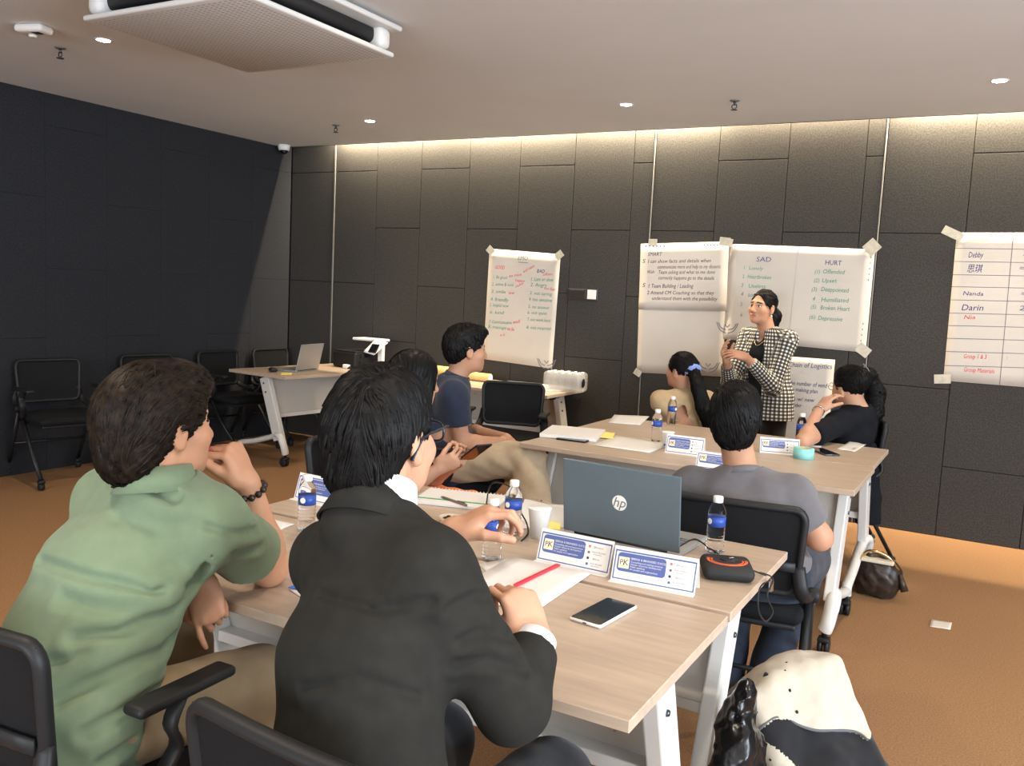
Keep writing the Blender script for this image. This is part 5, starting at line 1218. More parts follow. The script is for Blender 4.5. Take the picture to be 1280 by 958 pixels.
    hair(p, H, ho, 'hair', .0048, 1700, fl_, 9, folds(18, .0022, 60), length=.06, wd=.0024, jitter=.2)
    # glasses
    g = empty('glasses'); g.parent = p; g.matrix_parent_inverse = p.matrix_basis.inverted(); mm = mat('glasses_frame', (.012, .018, .025), .25)
    for q in (-1, 1):
        tube('temple', smooth_path([H.w(q*.070, .098, .012), H.w(q*.080, .05, .010), H.w(q*.083, .0, .006), H.w(q*.081, -.022, -.014), H.w(q*.078, -.032, -.032)], 5), .0022, mm, g, 8, .0045, H.B[0], world=False)
        lp = [H.w(q*.036+.030*math.copysign(abs(math.cos(a))**.7, math.cos(a)), .104-.012*abs(q*.036+.03*math.cos(a))/.07, .0+.019*math.copysign(abs(math.sin(a))**.7, math.sin(a))) for a in np.linspace(0, 2*math.pi, 25)[:-1]]
        tube('rim', lp, .0028, mm, g, 6, closed=True, up=H.B[1])
        link('lens', new_mesh('lens', lp, [tuple(range(len(lp)))]), M['lens'], g)
    tube('bridge', [H.w(-.008, .107, .006), H.w(0, .109, .009), H.w(.008, .107, .006)], .0025, mm, g, 6)
suit_man()
# ---- man in the navy shirt
def navy_man():
    H = Head(D(584, 437, 4.72), ang(52, 0.0), (0, 0, 1), 1.0)
    fw = ang(38); rt = V3(fw[1], -fw[0], 0)
    nb = H.c+V3(-.045, -.03, -.168); mid = nb+V3(-.02, -.02, -.055); Rs, Ls = mid+rt*.18, mid-rt*.18
    hip = V3(-2.56, 3.98, .57); Re = D(578, 556, 4.60); Rw = D(628, 553, 4.62); Le = Ls+V3(.06, .10, -.26); Lw = D(632, 548, 4.66)
    Rh, Lh = hip+rt*.10, hip-rt*.10; Rk = D(660, 574, 4.54); Ra = D(676, 672, 4.42); Lk = V3(-2.12, 4.32, .52); La = V3(-2.08, 4.36, .10)
    w1 = hip+(mid-hip)*.4-fw*.03; w2 = hip+(mid-hip)*.72-fw*.03
    body = [('+', loft([hip-V3(0, 0, .06), hip+V3(0, 0, .05), w1, w2, mid], [.15, .15, .14, .15, .12], [.10, .10, .095, .10, .07], rt), 0)]+arm_ops(Rs, Re, Rw)+arm_ops(Ls, Le, Lw)+leg_ops(Rh, Rk, Ra)+leg_ops(Lh, Lk, La)
    hR = hand(Rw, unit(fw+V3(0, 0, -.1)), (0.1, .1, -1), 'R', LOOSE); hL = hand(Lw, unit(V3(.4, -.4, -.1)), (.1, .1, -1), 'L', LOOSE)
    p = make_person('man in navy short-sleeved shirt and khaki trousers with crossed legs', (*hip[:2], 0), H, 'skin_c', body, [(hR, ('+', cap(Re+(Rw-Re)*.7, Rw, .034, .028), .02)), (hL, ('+', cap(Le+(Lw-Le)*.7, Lw, .034, .028), .02))], .009, .005, nb)
    sR, sL = Rs+(Re-Rs)*.62, Ls+(Le-Ls)*.62
    o = [('+', loft([hip-V3(0, 0, .08), hip+V3(0, 0, .05), w1, w2, mid], [.175, .175, .165, .172, .14], [.13, .125, .12, .12, .085], rt), 0), ('+', cap(nb-V3(0, 0, .03), mid, .07, .085), .05), ('+', cap(mid, Rs, .08, .073), .05), ('+', cap(mid, Ls, .08, .073), .05),
         ('+', cap(Rs, sR+(Re-Rs)*.08, .072, .074), .04), ('+', cap(Ls, sL+(Le-Ls)*.08, .072, .074), .04), ('-', half(sR, Re-Rs, .12), .004), ('-', half(sL, Le-Ls, .12), .004), ('-', cap(nb+V3(0, 0, .03), H.w(0, 0, 0), .062, .058), .008)]
    garment(p, 'shirt', o, .0085, 'navy', folds(21, .0040, 34, (1, 1, .6)))
    ax = unit(H.c-nb); ring_band(p, 'collar', nb+ax*.005, ax, rt, (.088, .084), (.068, .066), -.02, .032, 'navy', 0, 360, 32)
    tr = leg_ops(Rh, Rk, Ra, (.110, .092, .088, .082))+leg_ops(Lh, Lk, La, (.105, .085, .08, .075))+[('+', ell(hip-V3(0, 0, .02), (.17, .15, .10)), .05)]
    garment(p, 'trousers', tr, .010, 'khaki', folds(22, .0040, 36))
    shoe(p, Ra+V3(-.06, -.04, -.11), Ra+V3(.14, .08, -.11)); shoe(p, La+V3(-.06, -.04, -.10), La+V3(.14, .08, -.10))
    ho = [('+', H.e((0, -.022, .046), (.085, .106, .094)), 0), ('+', H.e((0, -.070, .0), (.074, .056, .078)), .04), ('+', H.e((0, .040, .095), (.066, .066, .036)), .03), ('-', H.e((0, .150, -.045), (.120, .080, .112)), .006),
          ('-', H.e((.105, .045, -.085), (.046, .058, .068)), .012), ('-', H.e((-.105, .045, -.085), (.046, .058, .068)), .012), ('-', H.e((.096, -.008, -.022), (.020, .026, .042)), .006), ('-', H.e((0, .02, -.155), (.1, .09, .075)), .01)]
    fl_ = lambda L: np.stack([L[:, 0]*4, .4-0*L[:, 1], -.6-2*(L[:, 1] < -.05)], 1)
    hair(p, H, ho, 'hair', .006, 500, fl_, 10, folds(23, .004, 55), length=.04, wd=.004, jitter=.4)
navy_man()

# ---- woman holding a phone
def phone_woman():
    H = Head(D(520, 474, 3.70), ang(62, -0.12), (0, 0, 1), .95)
    fw = ang(22); rt = V3(fw[1], -fw[0], 0)
    nb = H.c+V3(-.04, -.03, -.175); mid = nb+V3(-.02, -.01, -.05); Rs, Ls = mid+rt*.155, mid-rt*.155; hip = V3(-2.36, 2.99, .56)
    hc = D(573, 577, 3.55); Rw = hc+V3(-.06, -.05, -.03); Lw = hc+V3(-.05, .07, -.02); Re = Rs+V3(.06, -.02, -.25); Le = Ls+V3(.08, .06, -.25)
    Rh, Lh = hip+rt*.09, hip-rt*.09; Rk, Lk = V3(-1.92, 2.98, .54), V3(-1.95, 3.20, .54); Ra, La = V3(-1.86, 2.98, .10), V3(-1.90, 3.2, .10)
    w1 = hip+(mid-hip)*.4; w2 = hip+(mid-hip)*.72
    body = [('+', loft([hip, w1, w2, mid], [.13, .115, .12, .10], [.09, .085, .09, .065], rt), 0)]+arm_ops(Rs, Re, Rw, (.042, .036, .038, .025))+arm_ops(Ls, Le, Lw, (.042, .036, .038, .025))+leg_ops(Rh, Rk, Ra)+leg_ops(Lh, Lk, La)
    ph = D(592, 566, 3.50); f1 = unit(ph-Rw+V3(0, 0, .01))
    G = [(35, 55, 35), (38, 58, 38), (42, 60, 40), (46, 62, 42)]
    hR = hand(Rw, f1, (-.2, .7, .5), 'R', G, .93, .05, (.75, .3, .6), .4); hL = hand(Lw, unit(ph-Lw), (-.1, -.7, .5), 'L', G, .93, .05, (.75, .3, .6), .4)
    p = make_person('long-haired woman in dark top looking up from her phone', (*hip[:2], 0), H, 'skin_b', body, [(hR, ('+', cap(Re+(Rw-Re)*.6, Rw, .03, .025), .02)), (hL, ('+', cap(Le+(Lw-Le)*.6, Lw, .03, .025), .02))], .009, .005, nb)
    o = [('+', loft([hip-V3(0, 0, .06), w1, w2, mid], [.16, .14, .145, .12], [.115, .105, .115, .08], rt), 0), ('+', cap(nb-V3(0, 0, .04), mid, .06, .075), .04), ('+', cap(mid, Rs, .07, .06), .04), ('+', cap(mid, Ls, .07, .06), .04),
         ('+', cap(Rs, Re, .058, .052), .04), ('+', cap(Ls, Le, .058, .052), .04), ('-', half(Rs+(Re-Rs)*.85, Re-Rs, .09), .004), ('-', half(Ls+(Le-Ls)*.85, Le-Ls, .09), .004), ('-', cap(nb+V3(0, 0, .02), H.w(0, 0, 0), .06, .056), .008)]
    garment(p, 'blouse', o, .009, 'black_cloth', folds(31, .003, 34))
    sk = leg_ops(Rh, Rk, Ra, (.10, .085, .08, .075))+leg_ops(Lh, Lk, La, (.10, .085, .08, .075))+[('+', ell(hip-V3(0, 0, .02), (.16, .15, .10)), .05), ('+', cap((Rh+Lh)/2, (Rk+Lk)/2, .09, .08), .06)]
    garment(p, 'orange_trousers', sk, .011, 'orange', folds(32, .005, 40))
    shoe(p, Ra+V3(-.07, 0, -.10), Ra+V3(.15, 0, -.10)); shoe(p, La+V3(-.07, 0, -.10), La+V3(.15, 0, -.10))
    ho = [('+', H.e((0, -.020, .038), (.088, .108, .092)), 0), ('+', H.k((0, -.07, -.02), (0, -.10, -.20), .085, .095), .04), ('+', H.k((.062, .02, .0), (.075, .01, -.15), .032, .035), .03), ('+', H.k((-.062, .02, .0), (-.075, .01, -.15), .032, .035), .03),
          ('-', H.e((0, .135, -.045), (.066, .080, .115)), .008), ('-', H.e((0, .05, -.14), (.055, .08, .06)), .01)]
    fl_ = lambda L: np.stack([np.sign(L[:, 0])*np.clip(L[:, 2]*14, 0, 1.2), -.25+0*L[:, 1], -1.0+0*L[:, 0]], 1)
    hair(p, H, ho, 'hair', .006, 900, fl_, 12, folds(33, .0022, 70, (1, 1, .2)), length=.14, wd=.0030, jitter=.06)
    # phone in her hands
    t = tag(empty('smartphone', tuple(ph)), 'dark phone held upright by the long-haired woman', 'phone'); rot = Matrix((V3(.42, .9, 0).tolist(), unit(V3(.80, -.37, .55)).tolist(), unit(np.cross(V3(.42, .9, 0), V3(.80, -.37, .55))).tolist())).transposed()
    bm = bmesh.new(); box_bm(bm, (0, .01, 0), (.076, .155, .009), rot, .004, 2); link('case', from_bm(bm, 'case', True), M['black_plastic'], t)
    bm = bmesh.new(); box_bm(bm, (0, 0, 0), (.068, .145, .001), None); me = from_bm(bm, 'screen'); me.transform(rot.to_4x4() @ Matrix.Translation((0, .01, .005))); link('screen', me, M['screen'], t)
phone_woman()

# ---- woman with ponytail and blue scrunchie
def tan_woman():
    H = Head(D(851, 463, 5.72), ang(158, 0.0), (0.02, 0, 1), .95)
    fw = ang(135); rt = V3(fw[1], -fw[0], 0)
    nb = H.c+V3(.035, -.01, -.150); mid = nb+V3(.01, -.01, -.050); Rs, Ls = mid+rt*.16, mid-rt*.16; hip = V3(-1.74, 5.56, .54)
    Le = D(858, 530, 5.62); Lw = D(832, 545, 5.55); Re = Rs+V3(-.02, .08, -.27); Rw = Re+V3(-.2, .05, .03)
    Rh, Lh = hip+rt*.09, hip-rt*.09; Rk, Lk = hip+fw*.40+rt*.09, hip+fw*.40-rt*.09; Ra, La = Rk+V3(0, 0, -.43), Lk+V3(0, 0, -.43)
    w1 = hip+(mid-hip)*.4; w2 = hip+(mid-hip)*.72
    body = [('+', loft([hip, w1, w2, mid], [.13, .115, .12, .10], [.09, .085, .09, .065], rt), 0)]+arm_ops(Rs, Re, Rw, (.045, .04, .04, .026))+arm_ops(Ls, Le, Lw, (.048, .042, .042, .026))+leg_ops(Rh, Rk, Ra)+leg_ops(Lh, Lk, La)
    hL = hand(Lw, unit(Lw-Le), (0, 0, -1), 'L', LOOSE, .92); hR = hand(Rw, unit(Rw-Re), (0, 0, -1), 'R', LOOSE, .92)
    p = make_person('woman in tan shirt with long ponytail in blue scrunchie', (*hip[:2], 0), H, 'skin_c', body, [(hR, ('+', cap(Re+(Rw-Re)*.6, Rw, .03, .026), .02)), (hL, ('+', cap(Le+(Lw-Le)*.6, Lw, .03, .026), .02))], .01, .0055, nb)
    sR, sL = Rs+(Re-Rs)*.55, Ls+(Le-Ls)*.55
    o = [('+', loft([hip-V3(0, 0, .06), w1, w2, mid], [.185, .18, .18, .14], [.13, .125, .13, .09], rt), 0), ('+', cap(nb-V3(0, 0, .04), mid, .065, .08), .04), ('+', cap(mid, Rs, .075, .066), .04), ('+', cap(mid, Ls, .075, .066), .04),
         ('+', cap(Rs, sR+(Re-Rs)*.08, .066, .068), .04), ('+', cap(Ls, sL+(Le-Ls)*.08, .066, .070), .04), ('-', half(sR, Re-Rs, .082), .004), ('-', half(sL, Le-Ls, .082), .004), ('-', cap(nb+V3(0, 0, .02), H.w(0, 0, 0), .06, .056), .008)]
    garment(p, 'shirt', o, .009, 'tan', folds(41, .0045, 36))
    ax = unit(H.c-nb); ring_band(p, 'collar', nb+ax*.0, ax, rt, (.085, .082), (.066, .064), -.02, .03, 'tan', 0, 360, 30)
    garment(p, 'trousers', leg_ops(Rh, Rk, Ra, (.10, .08, .08, .07))+leg_ops(Lh, Lk, La, (.10, .08, .08, .07))+[('+', ell(hip-V3(0, 0, .02), (.16, .15, .10)), .05)], .014, 'black_trouser')
    shoe(p, Ra-fw*.07-V3(0, 0, .10), Ra+fw*.15-V3(0, 0, .10)); shoe(p, La-fw*.07-V3(0, 0, .10), La+fw*.15-V3(0, 0, .10))
    sc_ = D(866, 463, 5.64)
    pt = [H.w(0, -.09, .03), sc_, D(873, 485, 5.56), D(880, 510, 5.54), D(886, 534, 5.56)]
    ho = [('+', H.e((0, -.018, .038), (.083, .104, .089)), 0), ('-', H.e((0, .142, -.050), (.110, .080, .120)), .006), ('-', H.e((.105, .07, -.095), (.046, .056, .060)), .012), ('-', H.e((-.105, .07, -.095), (.046, .056, .060)), .012), ('-', H.e((0, .05, -.16), (.1, .10, .08)), .01),
          ('+', cap(pt[0], pt[1], .040, .028), .03), ('+', cap(pt[1], pt[2], .030, .038), .02), ('+', cap(pt[2], pt[3], .038, .042), .02), ('+', cap(pt[3], pt[4], .042, .028), .02)]
    fl_ = lambda L: np.stack([0*L[:, 0], -1.0+1.0*(L[:, 2] < 0), -.2-1.5*(L[:, 2] < 0)], 1)
    hair(p, H, ho, 'hair', .006, 1500, fl_, 14, folds(42, .0032, 90, (1, 1, .15)), length=.12, wd=.003, jitter=.10)
    rr = []; n_ = 22; dr = unit(pt[2]-pt[0]); s = unit(np.cross(dr, (0, 0, 1))); t = np.cross(dr, s)
    for i in range(n_):
        a = 2*math.pi*i/n_; rr.append(sc_+s*.036*math.cos(a)+t*.036*math.sin(a)+dr*.006*math.sin(5*a))
    tube('scrunchie', rr, [.017+.004*(i % 2) for i in range(n_)], M['scrunchie'], p, 8, closed=True, world=True)
tan_woman()

# ---- standing presenter in the checked blazer
def presenter():
    H = Head(D(953, 384, 6.06), ang(250, 0.08), (0.06, 0.02, 1), .98)
    fw = ang(246); rt = V3(fw[1], -fw[0], 0); lt = -rt
    nb = H.c+V3(.03, .045, -.160); mid = nb+V3(.012, .01, -.055); Rs, Ls = mid+rt*.165, mid+lt*.165
    hip = V3(nb[0]+.02, nb[1]+.02, .86); Le = D(966, 483, 5.95); Lw = D(932, 446, 5.86); Re = D(912, 478, 6.12); Rw = D(908, 452, 5.92)
    Rh, Lh = hip+rt*.09-V3(0, 0, .04), hip+lt*.09-V3(0, 0, .04); Rk, Lk = Rh+V3(-.01, -.02, -.38), Lh+V3(0, -.01, -.38); Ra, La = Rk+V3(0, .02, -.36), Lk+V3(0, .02, -.36)
    w1 = hip+(mid-hip)*.40; w2 = hip+(mid-hip)*.74
    body = [('+', loft([hip-V3(0, 0, .08), hip, w1, w2, mid], [.15, .15, .12, .13, .11], [.10, .10, .09, .10, .065], rt), 0)]+arm_ops(Rs, Re, Rw, (.045, .04, .04, .026))+arm_ops(Ls, Le, Lw, (.045, .04, .04, .026))+leg_ops(Rh, Rk, Ra, (.085, .06, .055, .038))+leg_ops(Lh, Lk, La, (.085, .06, .055, .038))
    hL = hand(Lw, unit(D(908, 440, 5.84)-Lw), (.25, .6, -.5), 'L', [(18, 25, 15), (20, 28, 15), (24, 30, 18), (28, 34, 20)], .95, .10, (.8, .5, .3), .3)
    hR = hand(Rw, unit(D(903, 432, 5.90)-Rw), (.75, -.2, .2), 'R', [(18, 28, 15), (24, 32, 18), (28, 36, 20), (30, 40, 22)], .95, .10, (.8, .5, .3), .3)
    p = make_person('standing woman in black and white checked blazer talking with hands raised', (hip[0], hip[1], 0), H, 'skin_c', body, [(hR, ('+', cap(Re+(Rw-Re)*.6, Rw, .031, .026), .02)), (hL, ('+', cap(Le+(Lw-Le)*.6, Lw, .031, .026), .02))], .008, .0038, nb)
    top = [('+', loft([hip-V3(0, 0, .06), hip, w1, w2, mid], [.168, .168, .142, .150, .120], [.122, .122, .112, .122, .080], rt), 0), ('+', cap(nb-V3(0, 0, .05), mid, .06, .07), .04), ('-', H.e((0, .03, -.20), (.055, .09, .055)), .01), ('-', cap(nb+V3(0, 0, .02), H.w(0, 0, 0), .058, .054), .006)]
    garment(p, 'black_top', top, .008, 'black_cloth', folds(51, .002, 34))
    hem = hip[2]-.155
    cL = Le+(Lw-Le)*.80; cR = Re+(Rw-Re)*.78
    bl = [('+', loft([hip-V3(0, 0, .24), hip, w1, w2, mid], [.235, .205, .165, .165, .132], [.185, .155, .130, .132, .088], rt), 0), ('+', cap(nb-V3(0, 0, .055), mid, .062, .075), .04), ('+', cap(mid, Rs, .075, .064), .04), ('+', cap(mid, Ls, .075, .064), .04)]
    for a, b, c, cc in ((Rs, Re, Rw, cR), (Ls, Le, Lw, cL)): bl += [('+', cap(a, b, .064, .056), .04), ('+', cap(b, cc+(c-b)*.1, .056, .042), .03)]
    # open front: a wedge taken out along the chest
    fr = [mid+fw*.16+V3(0, 0, .08), mid+fw*.155-V3(0, 0, .10), w1+fw*.16+rt*.005, hip+fw*.17+rt*.01, hip+fw*.17-V3(0, 0, .22)]
    bl_open = ('-', loft(fr, [.045, .060, .072, .085, .095], [.10, .095, .09, .09, .09], rt), .006)
    bl = bl[:4]+[bl_open]+bl[4:]+[('-', half(cR, Rw-Re, .07), .003), ('-', half(cL, Lw-Le, .07), .003), ('-', cap(nb+V3(0, 0, .015), H.w(0, 0, 0), .062, .056), .006), ('-', half(V3(hip[0], hip[1], hem), (0, 0, -1), .45), .003)]
    P, Q = nets(bl, .0065, folds(52, .0016, 30))
    me = np_mesh('blazer', [(P, Q)], [M['check']])
    # cloth directions: across the sleeve or body and along it
    arms = [(Rs, Re), (Re, Rw), (Ls, Le), (Le, Lw)]
    best = np.full(len(P), .085); U = np.zeros((len(P), 2)); rel = P-hip; U[:, 0] = np.arctan2(rel @ fw, rel @ rt)*.17; U[:, 1] = P[:, 2]
    for a, b in arms:
        ax = unit(b-a); s = unit(np.cross(ax, fw)); t = np.cross(ax, s); r_ = P-a; tt = np.clip(r_ @ ax, 0, np.linalg.norm(b-a)); dd = np.linalg.norm(r_-tt[:, None]*ax, axis=1)-.0
        m_ = (dd < best) & (dd < .075); best[m_] = dd[m_]; U[m_, 0] = np.arctan2(r_[m_] @ s, r_[m_] @ t)*.055; U[m_, 1] = (r_ @ ax)[m_]
    uv = me.uv_layers.new(name='weave'); li = np.empty(len(me.loops), np.int32); me.loops.foreach_get('vertex_index', li); uv.data.foreach_set('uv', U[li].astype(np.float32).ravel())
    b_ = link('blazer', me, None, p, True)
    # lapel edging of the open front
    tr = leg_ops(Rh, Rk, Ra, (.090, .080, .075, .070))+leg_ops(Lh, Lk, La, (.090, .080, .075, .070))+[('+', ell(hip-V3(0, 0, .05), (.160, .12, .10), np.stack([rt, fw, (0, 0, 1)])), .05)]
    garment(p, 'trousers', tr, .010, 'black_trouser', folds(53, .003, 30))
    shoe(p, Ra-fw*.06-V3(0, 0, Ra[2]), Ra+fw*.15-V3(0, 0, Ra[2])); shoe(p, La-fw*.06-V3(0, 0, La[2]), La+fw*.15-V3(0, 0, La[2]))
    ho = [('+', H.e((0, -.018, .036), (.080, .101, .087)), 0), ('-', H.e((0, .122, -.022), (.072, .084, .128)), .006), ('-', H.e((.100, .05, -.075), (.044, .060, .075)), .012), ('-', H.e((-.100, .05, -.075), (.044, .060, .075)), .012), ('-', H.e((.092, -.008, -.02), (.018, .022, .034)), .006), ('-', H.e((-.092, -.008, -.02), (.018, .022, .034)), .006), ('-', H.e((0, .03, -.145), (.1, .10, .075)), .01),
          ('+', H.k((0, -.105, -.02), (-.02, -.130, -.05), .040, .045), .03), ('+', H.k((-.02, -.130, -.05), (-.03, -.125, -.14), .046, .030), .02)]
    fl_ = lambda L: np.stack([0*L[:, 0], -1.0+0*L[:, 1], -.3-1.0*(L[:, 1] < -.1)], 1)
    hair(p, H, ho, 'hair', .005, 500, fl_, 15, folds(54, .0012, 70), length=.07, wd=.0022, jitter=.06)
    V, F_ = lathe_data([(0, -.007), (.005, -.005), (.007, 0), (.005, .005), (0, .007)], 10, H.w(-.079, -.008, -.056)); link('earring', new_mesh('earring', V, F_, True), mat('pearl', (.8, .78, .72), .2), p, True)
    # pendant necklace
    nk = smooth_path([nb+rt*.062+fw*.02-V3(0, 0, .0), mid+rt*.05+fw*.085-V3(0, 0, .0), mid+fw*.115-V3(0, 0, .05), mid+lt*.05+fw*.085, nb+lt*.062+fw*.02], 5)
    tube('necklace', nk, .002, M['gold'], p, 6, world=True)
presenter()

# ---- man in the grey t-shirt
def grey_man():
    H = Head(D(919, 524, 3.16), ang(103, 0.03), (-0.02, -0.02, 1), 1.0)
    fw = ang(98); rt = V3(fw[1], -fw[0], 0)
    nb = D(927, 592, 3.10); mid = D(930, 618, 3.10); Rs, Ls = D(992, 622, 3.02), D(864, 610, 3.18); hip = V3(-.70, 3.10, .55)
    Re = D(1024, 672, 3.06); Rw = Re+V3(-.14, .21, .0); Le = D(846, 668, 3.26); Lw = Le+V3(.12, .20, .02)
    Rh, Lh = hip+rt*.10, hip-rt*.10; Rk, Lk = V3(-.60, 3.52, .52), V3(-.86, 3.52, .52); Ra, La = V3(-.66, 3.20, .10), V3(-.80, 3.22, .10)
    sd = unit(Rs-Ls); w1 = hip+(mid-hip)*.4-fw*.03; w2 = hip+(mid-hip)*.72-fw*.03
    body = [('+', loft([hip-V3(0, 0, .05), hip+V3(0, 0, .04), w1, w2, mid], [.15, .15, .14, .15, .12], [.10, .10, .09, .095, .065], sd), 0)]+arm_ops(Rs, Re, Rw, (.052, .044, .045, .03))+arm_ops(Ls, Le, Lw, (.052, .044, .045, .03))+leg_ops(Rh, Rk, Ra)+leg_ops(Lh, Lk, La)
    hR = hand(Rw, unit(V3(-.7, .6, -.1)), (0, .1, -1), 'R', LOOSE); hL = hand(Lw, unit(V3(.7, .6, -.1)), (0, .1, -1), 'L', LOOSE)
    p = make_person('man in grey t-shirt sitting with his back to the laptop', (*hip[:2], 0), H, 'skin_c', body, [(hR, ('+', cap(Re+(Rw-Re)*.6, Rw, .036, .03), .02)), (hL, ('+', cap(Le+(Lw-Le)*.6, Lw, .036, .03), .02))], .008, .005, nb)
    sR, sL = Rs+(Re-Rs)*.62, Ls+(Le-Ls)*.62
    o = [('+', loft([hip+V3(0, 0, .0), hip+V3(0, 0, .06), w1, w2, mid], [.175, .185, .178, .185, .145], [.135, .13, .125, .122, .080], sd), 0), ('+', cap(nb-V3(0, 0, .02), mid, .074, .085), .05), ('+', cap(mid+(Rs-mid)*.5, Rs, .08, .072), .05), ('+', cap(mid+(Ls-mid)*.5, Ls, .08, .072), .05),
         ('+', cap(Rs, sR+(Re-Rs)*.08, .072, .074), .04), ('+', cap(Ls, sL+(Le-Ls)*.08, .072, .074), .04), ('-', half(sR, Re-Rs, .12), .004), ('-', half(sL, Le-Ls, .12), .004), ('-', cap(nb+V3(0, .01, .032), H.w(0, 0, 0), .064, .058), .006)]
    garment(p, 't_shirt', o, .0075, 'grey_tee', folds(61, .0034, 32, (1, 1, .7)))
    ax = unit(H.c-nb); ring_band(p, 'neckband', nb+ax*.005, ax, sd, (.078, .074), (.068, .065), -.012, .012, 'grey_tee', 0, 360, 36)
    garment(p, 'trousers', leg_ops(Rh, Rk, Ra, (.10, .085, .08, .065))+leg_ops(Lh, Lk, La, (.10, .085, .08, .065))+[('+', ell(hip-V3(0, 0, .02), (.18, .14, .10)), .05)], .012, 'jeans', folds(62, .003, 30))
    shoe(p, Ra+V3(.02, -.10, -.10), Ra+V3(.03, .16, -.10)); shoe(p, La+V3(0, -.10, -.10), La+V3(0, .16, -.10))
    ho = [('+', H.e((0, -.024, .046), (.085, .106, .094)), 0), ('+', H.e((0, -.072, -.005), (.076, .058, .082)), .04), ('+', H.e((0, -.080, -.055), (.050, .036, .036)), .03), ('-', H.e((0, .150, -.045), (.120, .080, .112)), .006),
          ('-', H.e((.105, .045, -.085), (.042, .056, .068)), .012), ('-', H.e((-.105, .045, -.085), (.042, .056, .068)), .012), ('-', H.e((.102, -.004, -.022), (.032, .030, .046)), .006), ('-', H.e((-.102, -.004, -.022), (.032, .030, .046)), .006), ('-', H.e((0, .03, -.16), (.1, .09, .075)), .01)]
    fl_ = lambda L: np.stack([.7+0*L[:, 0], -.6+0*L[:, 1], -.7-1.2*(L[:, 1] < -.08)], 1)
    hair(p, H, ho, 'hair', .0055, 900, fl_, 16, folds(63, .0032, 55), length=.07, wd=.0034, jitter=.3)
grey_man()

